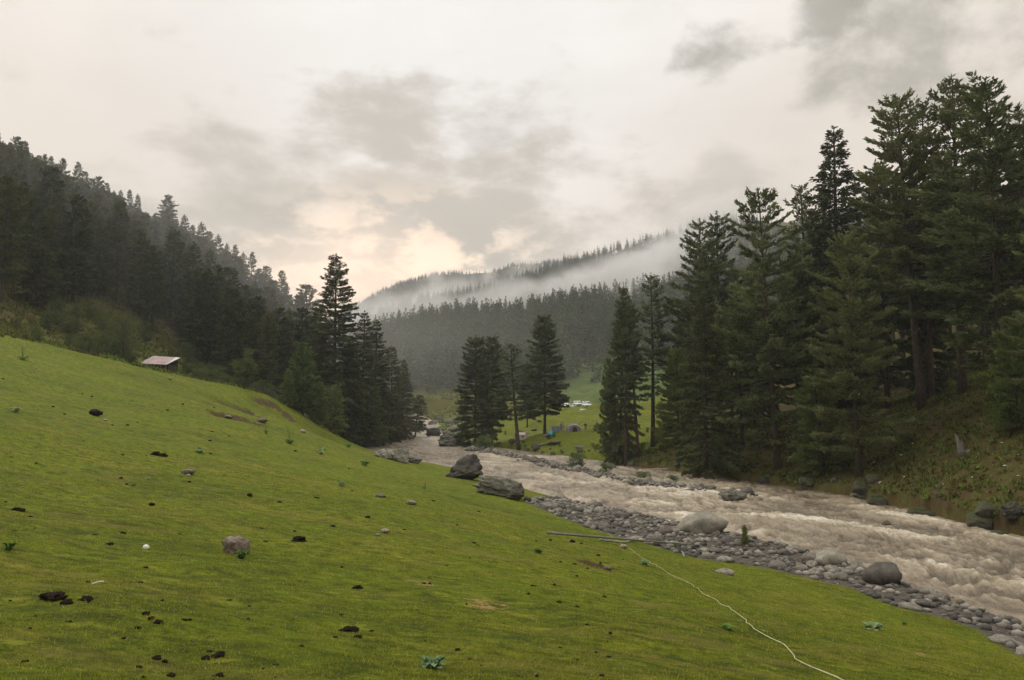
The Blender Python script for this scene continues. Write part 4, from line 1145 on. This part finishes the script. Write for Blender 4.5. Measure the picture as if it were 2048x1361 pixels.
# ------------------------------------------------------------------ weeds in the pasture
def weed_mesh(seed, r, h, n, mat, leafw=.5, stalk=False):
    g = random.Random(seed); mb = MB()
    for k in range(n):
        a = g.uniform(0, 6.28); L = r * g.uniform(.45, 1.0); w = L * leafw; up = h * g.uniform(.1, 1.3); L *= .8
        d = np.array([math.cos(a), math.sin(a), 0]); s = np.array([-d[1], d[0], 0]); b = d * L * .18
        p = [b, b + d * L * .35 + s * w * .5 + np.array([0, 0, up * .8]), b + d * L * .35 - s * w * .5 + np.array([0, 0, up * .8]), b + d * L * .75 + s * w * .42 + np.array([0, 0, up]), b + d * L * .75 - s * w * .42 + np.array([0, 0, up]), b + d * L + np.array([0, 0, up * .75])]
        mid = b + d * L * .5 + np.array([0, 0, up * .82])
        mb.add([*p, mid], [(0, 1, 6), (1, 3, 6), (3, 5, 6), (5, 4, 6), (4, 2, 6), (2, 0, 6)])
    return mb.mesh('leaves', mat, False)


def stalk_mesh(seed, h, n):
    g = random.Random(seed); mb = MB()
    for k in range(n):
        a = g.uniform(0, 6.28); t = g.uniform(.05, .3) * h
        mb.tube([(0, 0, -.05), (math.cos(a) * t * .4, math.sin(a) * t * .4, h * .5), (math.cos(a) * t, math.sin(a) * t, h * g.uniform(.7, 1))], [.012, .009, .006], 4)
    return mb.mesh('stalk', M_WEED)


def weed(px, py, w, label, h=.35, pale=False, stalks=0, n=16, group=None):
    x, y, z = ground_at(px, py, 5); r = w / 2 / F * y
    e = empty('weed', (x, y, z)); tag(e, label, 'plant', group)
    ob('leaves', weed_mesh(int(px), r, r * h * 1.2, int(n * 2.4), M_PALELEAF if pale else M_WEED), e)
    if stalks: ob('stalk', stalk_mesh(int(py), r * 3.2, stalks), e)


for a in [(865, 1335, 66, 'largest pale broad leaved weed at the bottom edge of the pasture', .4, True, 0, 20), (483, 1118, 34, 'bright green broad leaved weed in front of the tan rock', .7, False, 0, 16), (1745, 1258, 48, 'pale leafy weed on the lower right of the pasture', .3, True, 0, 18),
          (1808, 1250, 20, 'small green weed right of the pale leafy one', .4, False, 0, 10), (1455, 1259, 34, 'sparse weed beside the string', .4, False, 0, 10), (1290, 1131, 26, 'pale tufted weed beside the dug hollow', .6, True, 0, 12), (1076, 1106, 24, 'green weed below the pole tip', .5, False, 0, 12),
          (18, 1100, 34, 'soft green weed at the left edge of the pasture', .7, False, 0, 14), (32, 825, 28, 'broad leaved weed high at the left edge', .5, True, 0, 12), (400, 906, 24, 'pale weed in the upper middle pasture', .4, True, 0, 12), (297, 960, 12, 'tiny pale weed in the upper left pasture', .6, True, 0, 8),
          (684, 973, 24, 'pale weed in the middle of the pasture', .6, True, 0, 12), (268, 972, 16, 'small dark green weed left of the grey rounded stone', .5, False, 0, 9), (640, 908, 26, 'tall pale flowered weed near the bank top', .6, True, 5, 10), (580, 888, 26, 'tall dark stalked weed near the bank top', .5, False, 6, 10),
          (697, 896, 18, 'stalky weed above the river bend', .5, False, 5, 8), (730, 932, 26, 'green leafy weed above the three boulders', .5, False, 0, 12), (850, 978, 14, 'yellowish small weed near the cracked boulder', .7, True, 2, 8), (532, 868, 16, 'thin weed beside the earth scarp', .6, False, 4, 6), (45, 720, 26, 'thin bare stalked weed at the crest of the pasture', .4, False, 7, 6),
          (1350, 1102, 20, 'dark weed growing where the hose meets the pole', .8, False, 5, 10), (1560, 1135, 16, 'small weed between pasture and stones', .8, False, 2, 8)]:
    weed(*a)
# sapling at the shore
x, y, z = ground_at(1490, 1092, 20); tree('pine_sapling', 'young0', x, y, 1.4, 'tiny pine sapling growing among the stones of the near shore', 'sapling', wid=.8, z=z - .05)

# white puffball and bone
x, y, z = ground_at(292, 1099, 5); tag(ob('puffball', rock_mesh(99, 'puffball', simple('white_cap', (.6, .62, .52), .8), 2, .08, .9), loc=(x, y, z + .03), scale=.06), 'small white round mushroom in the grass left of the tan rock', 'mushroom')
x, y, z = ground_at(197, 1170, 5); mb = MB(); mb.tube([(-.05, -.05, .02), (0, 0, .035), (.03, .06, .02)], [.012, .008, .013], 6); tag(ob('twig', mb.mesh('twig', simple('pale_wood', (.55, .50, .38), .7), True), loc=(x, y, z)), 'short pale curved twig on the grass above the large dung heap', 'twig')


# ------------------------------------------------------------------ pole, hose and string
def laid(pix, rad, name, label, cat, mat, lift=.0, n=6, sub=6, wob=0.0, taper=None):
    g = [ground_at(px, py, 5) for px, py in pix]
    A = np.array([(a, b) for a, b, _ in g]); q = resample(A, len(A) * sub)
    if wob: q = q + np.stack([vnoise(np.arange(len(q)) / 2.3, 0, seed=3), vnoise(np.arange(len(q)) / 2.7, 5, seed=4)], -1) * wob
    z = H(q[:, 0], q[:, 1]) + rad + lift
    mb = MB(); mb.tube([(a, b, c) for (a, b), c in zip(q, z)], rad if taper is None else list(np.linspace(rad, rad * taper, len(q))), n)
    return tag(ob(name, mb.mesh(name, mat, True)), label, cat)


x0, y0, z0 = ground_at(1095, 1073, 20); x1, y1, z1 = ground_at(1400, 1096, 20)
mb = MB(); npt = 9
mb.tube([(x0 + (x1 - x0) * t, y0 + (y1 - y0) * t, max(z0 + (z1 - z0) * t + .16, 0 * t + Hs(x0 + (x1 - x0) * t, y0 + (y1 - y0) * t) + .06)) for t in np.linspace(0, 1, npt)], list(np.linspace(.06, .04, npt)), 8)
tag(ob('pole', mb.mesh('pole', simple('weathered_pole', (.15, .15, .13), .7, .4), True)), 'long straight weathered pole lying across the grass to the stones', 'pole')
laid([(1200, 1082), (1260, 1084), (1330, 1084), (1350, 1098), (1366, 1108), (1368, 1116)], .045, 'hose', 'grey hose bent downhill at its end, lying along the pole', 'hose', simple('grey_hose', (.26, .26, .23), .5), .02, sub=8)
laid([(1216, 1068), (1250, 1092), (1290, 1120), (1340, 1150), (1385, 1172), (1420, 1196), (1450, 1215), (1480, 1236), (1510, 1262), (1560, 1290), (1600, 1325), (1650, 1350), (1700, 1375)], .008, 'string', 'long pale string running downhill across the grass from the stones', 'string', simple('pale_string', (.42, .42, .25), .8), .02, 5, 12, .05)
# fallen log and driftwood
x, y, z = ground_at(1335, 937, 60)
mb = MB(); mb.tube([(-2.2, 0, .1), (-.6, .1, .15), (1.0, 0, .35), (2.2, -.1, .75)], [.34, .30, .24, .16], 9); mb.tube([(.2, .1, .2), (.7, .3, .9)], [.1, .03], 5)
tag(ob('fallen_log', mb.mesh('fallen_log', simple('grey_log', (.20, .17, .13), .9, .35), True), loc=(x, y, z)), 'fallen grey log lying on the far bank above the side channel', 'log')
x, y, z = ground_at(1925, 912, 40)
mb = MB(); mb.tube([(0, 0, -.3), (-.1, 0, .5), (-.35, 0, 1.4), (-.55, .1, 2.0)], [.42, .34, .16, .03], 8); mb.tube([(0, 0, .1), (.7, .1, .35), (1.5, 0, .75)], [.3, .24, .06], 7); mb.tube([(-.05, 0, .4), (.05, 0, 1.0), (-.05, 0, 1.5)], [.16, .1, .03], 6)
tag(ob('driftwood_stump', mb.mesh('driftwood_stump', simple('dead_wood', (.16, .14, .12), .9, .5), True), loc=(x, y, z)), 'jagged dead stump with splintered prongs on the right bank', 'stump')
# litter on the right bank
ml = simple('litter', (.72, .72, .70), .6, .1)
for i, (px, py, w, lb) in enumerate([(2010, 934, 9, 'largest white litter scrap on the upper right bank'), (2036, 911, 5, 'small white litter scrap near the picture edge, upper bank'), (2036, 953, 5, 'white litter scrap near the picture edge, lower bank'), (1802, 912, 7, 'bright white litter scrap in the middle of the bank'),
                                     (1809, 955, 5, 'round white litter scrap straight below the bright one'), (1944, 956, 4, 'tiny white litter scrap below the dead stump'), (2004, 887, 5, 'white litter scrap right of the dead stump'), (1760, 967, 8, 'pale litter scrap beside the feathery pine trunk'),
                                     (1825, 888, 5, 'bluish white litter scrap left of the dead stump'), (1748, 926, 4, 'tiny white litter scrap left of the bright one'), (1886, 970, 4, 'tiny white litter scrap low on the bank'), (1773, 895, 4, 'faint white litter scrap high on the bank')]):
    x, y, z = ground_at(px, py, 40); r = w / 2 / F * y
    g = random.Random(i); mb = MB(); V = [(r * math.cos(a) * g.uniform(.5, 1.1), r * math.sin(a) * g.uniform(.5, 1), r * g.uniform(-.1, .5)) for a in np.linspace(0, 5.5, 7)]
    V2 = [(a, b, c + .03) for a, b, c in V]; n7 = 7
    mb.add(V + V2 + [(0, 0, r * .7)], [tuple(range(6, -1, -1))] + [(k, (k + 1) % 7, 7 + (k + 1) % 7, 7 + k) for k in range(7)] + [(7 + k, 7 + (k + 1) % 7, 14) for k in range(7)])
    tag(ob('litter_scrap', mb.mesh('litter_scrap', ml), loc=(x, y, z + .03)), lb, 'litter', 'litter on the right bank')


# ------------------------------------------------------------------ the hut
def hut():
    x, y = P(322, 745, 133)[:2]; z = Hs(x, y)
    e = empty('shed', (x, y, z + .08), (0, 0, -.12)); tag(e, 'low open shed with a rusty pinkish sheet roof at the forest foot', 'shed')
    mp, T, out = new_mat('tin_sheet'); co = T.new('ShaderNodeTexCoord').outputs['Object']; sp = T.new('ShaderNodeSeparateXYZ'); T.l.new(co, sp.inputs[0])
    n = T.noise(T.mapping(co, scale=(1, .35, 1)), 2.2, 7, .65)
    c = T.ramp(n, [(.35, (.12, .060, .050)), (.5, (.24, .145, .130)), (.68, (.33, .24, .225))])
    seam = T.math('LESS_THAN', T.math('FRACT', T.math('MULTIPLY', sp.outputs[0], 1.25)), .07)
    c = T.mix(T.math('MULTIPLY', seam, .5), c, (.10, .05, .04)); c = T.mix(T.math('MULTIPLY', T.math('GREATER_THAN', sp.outputs[0], 1.95), .8), c, (.55, .55, .54))
    wv = T.math('SINE', T.math('MULTIPLY', sp.outputs[0], 60)); principled(T, out, c, .45, T.bump(wv, .35, .02), .4)
    # roof: one pitch facing the viewer (low front edge), thin back pitch
    W = 2.75; mb = MB()
    def slab(a, b, c_, d, t=.05):
        V = [a, b, c_, d]; V2 = [(p[0], p[1], p[2] - t) for p in V]
        mb.add(V + V2, [(0, 1, 2, 3), (7, 6, 5, 4), (0, 4, 5, 1), (1, 5, 6, 2), (2, 6, 7, 3), (3, 7, 4, 0)])
    slab((-W - .1, -1.9, .95), (W - .75, -1.9, .75), (W + .05, 1.0, 2.05), (-W + .65, 1.0, 2.4))
    slab((-W + .65, 1.0, 2.398), (W + .05, 1.0, 2.048), (W + .05, 2.0, 1.4), (-W + .65, 2.0, 1.6))
    ob('roof', mb.mesh('roof', mp), e)
    md = simple('dark_timber', (.05, .035, .024), .9)
    mb = MB(); mb.box((.1, 1.3, .3), (2 * W - 1.3, .12, 2.6)); mb.box((-W + .75, 0, .1), (.1, 2.6, 1.7)); mb.box((W - .75, .1, .1), (.1, 2.6, 1.4)); ob('wall', mb.mesh('wall', md), e)
    for px_ in (-W + .3, -1.0, .8, W - 1.0):
        m2 = MB(); m2.tube([(px_, -1.6, -.8), (px_ + .02, -1.6, .84)], .07, 6); ob('post', m2.mesh('post', simple('post_wood', (.16, .12, .09), .9)), e)
    m3 = MB(); m3.tube([(-W - .1, -1.95, .15), (-W + .7, -1.9, 1.06)], .05, 5); ob('brace', m3.mesh('brace', simple('pale_brace', (.38, .34, .28), .8)), e)


hut()


# ------------------------------------------------------------------ fences
def fence(p0, p1, n, h, label):
    x0, y0 = p0; x1, y1 = p1; e = empty('wire_fence', (x0, y0, Hs(x0, y0))); z00 = e.location.z; tag(e, label, 'fence')
    m = simple('fence_post', (.13, .11, .085), .9); g = random.Random(n); tops = []
    for k in range(n):
        t = k / (n - 1); x = x0 + (x1 - x0) * t - x0; y = y0 + (y1 - y0) * t - y0; z = Hs(x + x0, y + y0) - z00; hh = h * g.uniform(.8, 1.15)
        mb = MB(); mb.tube([(x, y, z - .3), (x + g.uniform(-.1, .1), y, z + hh)], .055, 5); ob('post', mb.mesh('post', m), e); tops.append((x, y, z))
    for f in (.4, .8):
        mb = MB(); mb.tube([(a, b, c + h * f) for a, b, c in tops], .02, 4); ob('rail', mb.mesh('rail', m), e)


fence(xy(500, 780, 131), xy(556, 784, 128), 14, 1.2, 'thin post fence between the lone round tree and the young pines')
fence(xy(1262, 806, 285), xy(1372, 804, 290), 26, 2.2, 'long line of thin posts fencing the green field behind the slender pine')


# ------------------------------------------------------------------ tents, cars, people of the camp
def loft(rings, close=True):
    V = [p for r in rings for p in r]; n = len(rings[0]); Fc = []
    for i in range(len(rings) - 1):
        for k in range(n if close else n - 1):
            Fc.append((i * n + k, i * n + (k + 1) % n, (i + 1) * n + (k + 1) % n, (i + 1) * n + k))
    return V, Fc


def arch_tent(name, px, py, Y, W, Ht, D, mats, label, rz=0.0):
    x, y = xy(px, py, Y); e = empty(name, (x, y, Hs(x, y)), (0, 0, rz)); tag(e, label, 'tent')
    def arch(yy, s, h): return [(W / 2 * s * math.cos(a), yy, h * max(0, math.sin(a)) ** .9 - .03) for a in np.linspace(math.pi, 0, 17)]
    mb = MB(); V, Fc = loft([arch(-D / 2, .86, Ht * .86), arch(-D / 4, 1, Ht), arch(D / 4, 1, Ht * .98), arch(D / 2, .8, Ht * .6)], False); mb.add(V, Fc)
    b = arch(D / 2, .8, Ht * .6); mb.add(b, [tuple(range(len(b)))])
    ob('canopy', mb.mesh('canopy', mats[0], True), e)
    f = arch(-D / 2 + .02, .85, Ht * .85); m2 = MB(); m2.add(f, [tuple(range(len(f)))[::-1]]); ob('front_panel', m2.mesh('front_panel', mats[1]), e)
    dr = [(.32 * W * math.cos(a) * .5, -D / 2 - .02, Ht * .62 * max(0, math.sin(a)) ** .7) for a in np.linspace(math.pi, 0, 11)]
    m3 = MB(); m3.add(dr, [tuple(range(len(dr)))[::-1]]); ob('door_opening', m3.mesh('door_opening', mats[2]), e)
    for yy, s, h in ((-D / 2, .87, Ht * .87), (0, 1.01, Ht * 1.01)):
        m4 = MB(); m4.tube(arch(yy, s, h), .045, 5); ob('tent_pole', m4.mesh('tent_pole', mats[3]), e)
    return e


m_dark = simple('dark_opening', (.02, .018, .02), .9)
m_grey = simple('grey_fabric', (.17, .15, .155), .7); m_tan = simple('tan_trim', (.40, .35, .31), .7); m_mauve = simple('mauve_fabric', (.24, .20, .235), .7)
arch_tent('dome_tent', 1147, 859, 163, 3.1, 1.6, 2.8, [m_mauve, m_grey, m_dark, m_tan], 'big grey domed tent with pale arches on the camp meadow', .12)


def ridge_tent():
    x, y = xy(1102, 863, 160); e = empty('ridge_tent', (x, y, Hs(x, y)), (0, 0, .1)); tag(e, 'small purple tent with a turquoise front panel below the forked conifer', 'tent')
    m_p = simple('purple_fabric', (.20, .17, .34), .6); m_t = simple('turquoise_fabric', (.02, .42, .42), .6)
    A = [(-1.25, -.8, 0), (1.0, -.8, 0), (1.1, .9, 0), (-1.1, .9, 0), (-.1, -.35, 1.12), (.1, .5, 1.0)]
    mb = MB(); mb.add(A, [(0, 4, 5, 3), (1, 2, 5, 4), (2, 3, 5)]); ob('canopy', mb.mesh('canopy', m_p), e)
    mb = MB(); mb.add([(-.55, -.84, .05), (1.0, -.84, 0), (-.1, -.37, 1.15), (.35, -.62, .4), (.2, -.84, .05)], [(0, 4, 2), (4, 3, 2), (1, 2, 3)]); mb.add([(-1.25, -.82, 0), (-.55, -.82, .02), (-.1, -.36, 1.13)], [(0, 1, 2)], 1); ob('front_panel', mb.mesh('front_panel', [m_t, m_p]), e)
    mb = MB(); mb.add([(.0, -.80, 0), (.85, -.80, 0), (.3, -.58, .5)], [(0, 1, 2)]); ob('door_opening', mb.mesh('door_opening', m_dark), e)
    # tarpaulin windbreak behind it
    x, y = xy(1112, 860, 163); e = empty('windbreak', (x, y, Hs(x, y)), (0, 0, .05)); tag(e, 'grey-blue tarpaulin windbreak stretched behind the purple tent', 'windbreak')
    mb = MB(); V, Fc = loft([[(u, .06 * math.sin(u * 5), zz + .05 * math.sin(u * 4)) for u in np.linspace(-.9, .9, 10)] for zz in (.12, .6, 1.25)], False); mb.add(V, Fc); mb.add([(a, b + .02, c) for a, b, c in V], [f[::-1] for f in Fc])
    ob('sheet', mb.mesh('sheet', simple('blue_tarp', (.17, .20, .235), .6)), e)
    for u in (-.92, 0, .92): m = MB(); m.tube([(u, .03, -.2), (u, .03, 1.35)], .03, 5); ob('pole', m.mesh('pole', m_tan), e)
    # pale cabin tent behind the curved pine
    x, y = xy(1043, 861, 164); e = empty('cabin_tent', (x, y, Hs(x, y)), (0, 0, -.15)); tag(e, 'small whitish cabin tent with cream roof behind the curved trunk pine', 'tent')
    m_w = simple('white_canvas', (.48, .46, .45), .8, .1); m_c = simple('cream_canvas', (.66, .54, .43), .8, .1)
    mb = MB(); mb.box((0, 0, .5), (1.9, 1.6, 1.05), taper=.92); ob('canopy', mb.mesh('canopy', m_w), e)
    mb = MB(); mb.add([(-.98, -.85, 1.0), (.98, -.85, 1.0), (.98, .85, 1.0), (-.98, .85, 1.0), (-.72, 0, 1.5), (.72, 0, 1.5)], [(0, 1, 5, 4), (1, 2, 5), (2, 3, 4, 5), (3, 0, 4), (3, 2, 1, 0)]); ob('roof', mb.mesh('roof', m_c), e)
    for u in (-.5, .35): m = MB(); m.box((u, -.815, .62), (.26, .03, .36)); ob('window', m.mesh('window', m_dark), e)
    mb = MB(); mb.add([(-.95, -.7, .95), (-1.5, -.9, 0), (-1.5, .6, 0), (-.95, .6, .95)], [(0, 1, 2, 3)]); ob('flap', mb.mesh('flap', m_w), e)


ridge_tent()


def car(px, py, Y, rz, col, label, L=4.0, Wd=1.65, Ht=1.5, boxy=False):
    x, y = xy(px, py, Y); e = empty('parked_car', (x, y, Hs(x, y)), (0, 0, rz)); tag(e, label, 'car', 'cars parked beyond the camp')
    m = simple('paint', col, .35, .03, 3, .02, .5); h1 = Ht * .55
    def ring(xx, w, z0, z1, t=.9): return [(xx, -w / 2, z0), (xx, -w / 2, (z0 + z1) / 2), (xx, -w / 2 * t, z1), (xx, w / 2 * t, z1), (xx, w / 2, (z0 + z1) / 2), (xx, w / 2, z0)]
    body = [ring(-L / 2, Wd * .85, .35, h1 * .9), ring(-L / 2 + .15, Wd * .97, .25, h1), ring(-L * .1, Wd, .22, h1 * 1.05), ring(L * .28, Wd, .22, h1 * 1.0), ring(L / 2 - .15, Wd * .96, .25, h1 * .82), ring(L / 2, Wd * .82, .35, h1 * .7)]
    V, Fc = loft(body); n = 6; Fc += [tuple(range(n))[::-1], tuple(5 * n + k for k in range(n))]; mb = MB(); mb.add(V, Fc)
    b0 = -L * .46 if boxy else -L * .42; f1 = L * .34 if boxy else L * .22
    c = [ring(b0, Wd * .9, h1, h1 + .1), ring(b0 + (.1 if boxy else .45), Wd * .86, h1, Ht, .88), ring(f1 - .6, Wd * .86, h1, Ht, .88), ring(f1, Wd * .9, h1 * .95, h1 + .06)]
    V, Fc = loft(c); Fc += [tuple(range(n))[::-1], tuple(3 * n + k for k in range(n))]; mb.add(V, Fc); ob('body', mb.mesh('body', m, True), e)
    mg = simple('car_glass', (.03, .035, .04), .1, .05, 2, 0, .6)
    for s in (-1, 1):
        g = MB(); yy = s * (Wd * .436); g.add([(b0 + .45, yy, h1 + .08), (f1 - .3, yy, h1 + .08), (f1 - .66, yy * .93, Ht - .1), (b0 + .62, yy * .93, Ht - .1)], [(0, 1, 2, 3)]); ob('side_window', g.mesh('side_window', mg), e)
    g = MB(); g.add([(f1 + .012, -Wd * .4, h1 + .1), (f1 + .012, Wd * .4, h1 + .1), (f1 - .55, Wd * .36, Ht - .07), (f1 - .55, -Wd * .36, Ht - .07)], [(0, 1, 2, 3)]); ob('windscreen', g.mesh('windscreen', mg), e)
    mt = simple('tyre', (.02, .02, .02), .9); mr = simple('hub', (.3, .3, .3), .4)
    for sx_ in (-.31, .31):
        for s in (-1, 1):
            w = MB(); w.tube([(sx_ * L, s * Wd * .38, .31), (sx_ * L, s * (Wd * .5 + .02), .31)], .31, 14); wo = ob('wheel', w.mesh('wheel', mt), e)
            r = MB(); r.tube([(sx_ * L, s * (Wd * .5 + .022), .31), (sx_ * L, s * (Wd * .5 + .035), .31)], .17, 10); ob('hub', r.mesh('hub', mr), wo)
    for s in (-1, 1):
        q = MB(); q.box((L / 2 - .03, s * Wd * .33, h1 * .62), (.1, .26, .13)); ob('headlight', q.mesh('headlight', simple('lamp_glass', (.7, .7, .68), .2)), e)
    q = MB(); q.box((L / 2 + .02, 0, .36), (.12, Wd * .86, .16)); ob('bumper', q.mesh('bumper', mt), e)


car(1174, 822, 262, -1.0, (.75, .74, .72), 'white boxy van, largest and rightmost of the parked vehicles beyond the camp', 3.6, 1.6, 1.85, True)
car(1133, 822, 268, -2.2, (.72, .72, .70), 'low white car, leftmost of the parked vehicles beyond the camp', 3.8)
car(1148, 822, 275, -1.5, (.45, .44, .42), 'pale grey car in the middle of the parked vehicles', 3.7)
car(1156, 820, 270, -1.1, (.66, .65, .63), 'white car touching the pale grey one in the middle of the row', 3.7, 1.6, 1.6, True)
car(1164, 822, 256, -2.4, (.58, .57, .55), 'small light car tucked against the left of the boxy van', 3.3, 1.5, 1.35)
car(1108, 824, 275, -1.8, (.30, .29, .27), 'dull grey car parked apart behind the forked conifer', 3.6)


def skin(pts, edges, rad, mat, name, sub=1):
    me = bpy.data.meshes.new(name); me.from_pydata(pts, edges, []); o = bpy.data.objects.new(name, me); COL.objects.link(o)
    md = o.modifiers.new('s', 'SKIN')
    for i, r in enumerate(rad): me.skin_vertices[0].data[i].radius = (r, r) if not hasattr(r, '__len__') else r
    me.skin_vertices[0].data[0].use_root = True
    o.modifiers.new('d', 'SUBSURF').levels = sub
    dg = bpy.context.evaluated_depsgraph_get(); m2 = bpy.data.meshes.new_from_object(o.evaluated_get(dg)); m2.name = name
    bpy.data.objects.remove(o); m2.materials.clear(); m2.materials.append(mat); m2.polygons.foreach_set('use_smooth', np.ones(len(m2.polygons), bool))
    return m2


def person(px, py, Y, rz, top, legs, label, pose=0):
    x, y = xy(px, py, Y); e = empty('person', (x, y, Hs(x, y)), (0, 0, rz)); tag(e, label, 'person', 'people at the camp')
    sk = simple('skin', (.30, .18, .12), .6); k = pose
    J = [(0, 0, .95), (0, 0, 1.2), (0, 0, 1.42), (0, .01, 1.52), (0, -.02, 1.62), (0, -.01, 1.72),
         (-.10, 0, .90), (-.12, -.04 * k, .50), (-.13, .03, .08), (-.13, -.12, .04), (.10, 0, .90), (.13, .10 * k, .50), (.15, .12 * k, .08), (.15, .12 * k - .14, .04),
         (-.19, 0, 1.40), (-.25, .03, 1.14), (-.24, -.12 - .1 * k, .95), (-.24, -.17 - .1 * k, .88), (.19, 0, 1.40), (.25, .03, 1.14), (.24, -.10, .92), (.24, -.12, .84)]
    E = [(0, 1), (1, 2), (2, 3), (3, 4), (4, 5), (0, 6), (6, 7), (7, 8), (8, 9), (0, 10), (10, 11), (11, 12), (12, 13), (2, 14), (14, 15), (15, 16), (16, 17), (2, 18), (18, 19), (19, 20), (20, 21)]
    R = [.14, .13, .13, .055, .095, .075, .09, .06, .042, .04, .09, .06, .042, .04, .055, .045, .034, .03, .055, .045, .034, .03]
    ob('body', skin(J, E, R, sk, 'body'), e)
    ob('jacket', skin([J[0], J[1], J[2], J[14], J[15], J[16], J[18], J[19], J[20]], [(0, 1), (1, 2), (2, 3), (3, 4), (4, 5), (2, 6), (6, 7), (7, 8)], [.17, .165, .155, .08, .065, .05, .08, .065, .05], simple('cloth', top, .9), 'jacket'), e)
    ob('trousers', skin([(0, 0, .96), J[6], J[7], (J[8][0], J[8][1], .12), J[10], J[11], (J[12][0], J[12][1], .12)], [(0, 1), (1, 2), (2, 3), (0, 4), (4, 5), (5, 6)], [.16, .11, .08, .06, .11, .08, .06], simple('cloth', legs, .9), 'trousers'), e)
    ob('hair', rock_mesh(7, 'hair', simple('hair', (.02, .015, .012), .8), 2, .05, .8), e, loc=(0, .03, 1.71), scale=.105)


person(1171, 857, 161, .2, (.03, .03, .035), (.10, .09, .085), 'person in dark clothes standing right of the big domed tent', 1)
person(1122, 850, 172, 1.0, (.03, .035, .04), (.05, .05, .06), 'person in dark clothes standing behind the windbreak', 0)
person(1126, 852, 170, -.4, (.50, .50, .50), (.30, .29, .28), 'person in pale clothes next to the dark dressed one behind the windbreak', 1)
person(1031, 842, 186, .6, (.42, .40, .37), (.10, .1, .11), 'person in a light top standing beyond the whitish cabin tent', 1)
person(1194, 852, 170, .6, (.12, .14, .12), (.08, .08, .09), 'person half hidden beside the riverside pine clump', 0)
for px, py, w, lb in ((1052, 868, 18, 'flat grey rock outcrop left of the purple tent'), (1068, 862, 12, 'pale rock between the cabin tent and the purple tent'), (1040, 870, 16, 'grey rock beside the curved trunk foot'), (1108, 888, 24, 'long pale rock slab sloping below the purple tent'), (1085, 891, 14, 'grey rock left of the long sloping slab'), (1160, 896, 16, 'dark rock on the shore below the big domed tent'), (1078, 843, 9, 'small pale rock in the field behind the camp')):
    x, y, z = ground_at(px, py, 60, 300); stone(BLD[int(px) % 6], x, y, w / 2 / F * y, lb, None, 'rock', 1.2, .55, z, .25, 'rock')


# ------------------------------------------------------------------ air: even haze, and mist lying between the ridges
def volume_box(name, lo, hi, mat, label):
    mb = MB(); c = [(a + b) / 2 for a, b in zip(lo, hi)]; s = [b - a for a, b in zip(lo, hi)]; mb.box(c, s)
    return tag(ob(name, mb.mesh(name, mat)), label, name, kind='stuff')


HAZE = .00019
mh, T, out = new_mat('haze_air'); pv = T.new('ShaderNodeVolumePrincipled'); pv.inputs['Color'].default_value = (.93, .95, 1.0, 1); pv.inputs['Density'].default_value = HAZE; pv.inputs['Anisotropy'].default_value = .3
T.l.new(pv.outputs[0], out.inputs['Volume'])
volume_box('haze', (-1500, -500, -40), (2600, 2250, 620), mh, 'thin pale air haze filling the valley')


def mist(name, c, size, dens, seed, label, rot=(0, 0, 0), nscale=2.2, thr=.42):
    import bmesh
    bm = bmesh.new(); bmesh.ops.create_icosphere(bm, subdivisions=3, radius=1); me = bpy.data.meshes.new(name); bm.to_mesh(me); bm.free()
    m, T, out = new_mat(name + '_vapour'); co = T.new('ShaderNodeTexCoord').outputs['Object']
    ln = T.new('ShaderNodeVectorMath', operation='LENGTH'); T.l.new(co, ln.inputs[0])
    fall = T.math('SUBTRACT', 1.0, T.step(ln.outputs['Value'], .25, 1.0))
    n = T.noise(T.mapping(co, scale=(size[0] / 90, size[1] / 90, size[2] / 60), loc=(seed * 3.7, seed, 0)), nscale * .5, 4, .6, .6)
    d = T.math('MULTIPLY', T.math('MULTIPLY', fall, T.step(T.math('ADD', n, T.math('MULTIPLY', fall, .18)), thr, thr + .26)), dens)
    pv = T.new('ShaderNodeVolumePrincipled'); pv.inputs['Color'].default_value = (.97, .96, .94, 1); pv.inputs['Anisotropy'].default_value = .2
    T.l.new(d, pv.inputs['Density']); T.l.new(pv.outputs[0], out.inputs['Volume']); me.materials.append(m)
    tag(ob(name, me, loc=c, rot=rot, scale=size), label, 'mist', 'wisps of mist between the ridges', 'stuff')


for k, (px, py, Y, sx_, sy_, sz_, dn) in enumerate([(1345, 505, 1000, 110, 70, 42, .030), (1240, 548, 900, 120, 70, 36, .024), (1110, 580, 880, 120, 70, 28, .020), (960, 602, 870, 110, 70, 24, .018), (800, 622, 850, 110, 60, 24, .018), (1250, 610, 640, 45, 50, 36, .014), (1310, 575, 700, 50, 50, 34, .012), (880, 592, 1250, 110, 80, 38, .012), (1420, 430, 1120, 100, 70, 44, .022), (870, 560, 1500, 30, 50, 40, .010), (980, 560, 1450, 26, 50, 44, .010), (740, 618, 1400, 90, 70, 36, .012), (1050, 545, 1500, 60, 60, 30, .007)]):
    mist('mist', P(px, py, Y), (sx_, sy_, sz_), dn, k, 'pale wisp of mist drifting between the forested ridges', (0, -.30, 0), 4.6, .46)
mist('mist', P(470, 610, 215), (85, 55, 50), .0019, 20, 'thin smoky mist in front of the left hill forest', (0, .3, 0), 1.5, .1)
mist('mist', P(130, 560, 190), (90, 50, 50), .0010, 21, 'thin smoky mist in front of the left hill forest', (0, .3, 0), 1.5, .1)
mist('mist', P(880, 740, 420), (120, 60, 50), .0014, 22, 'faint mist filling the valley floor beyond the rapids', (0, 0, 0), 1.5, .1)
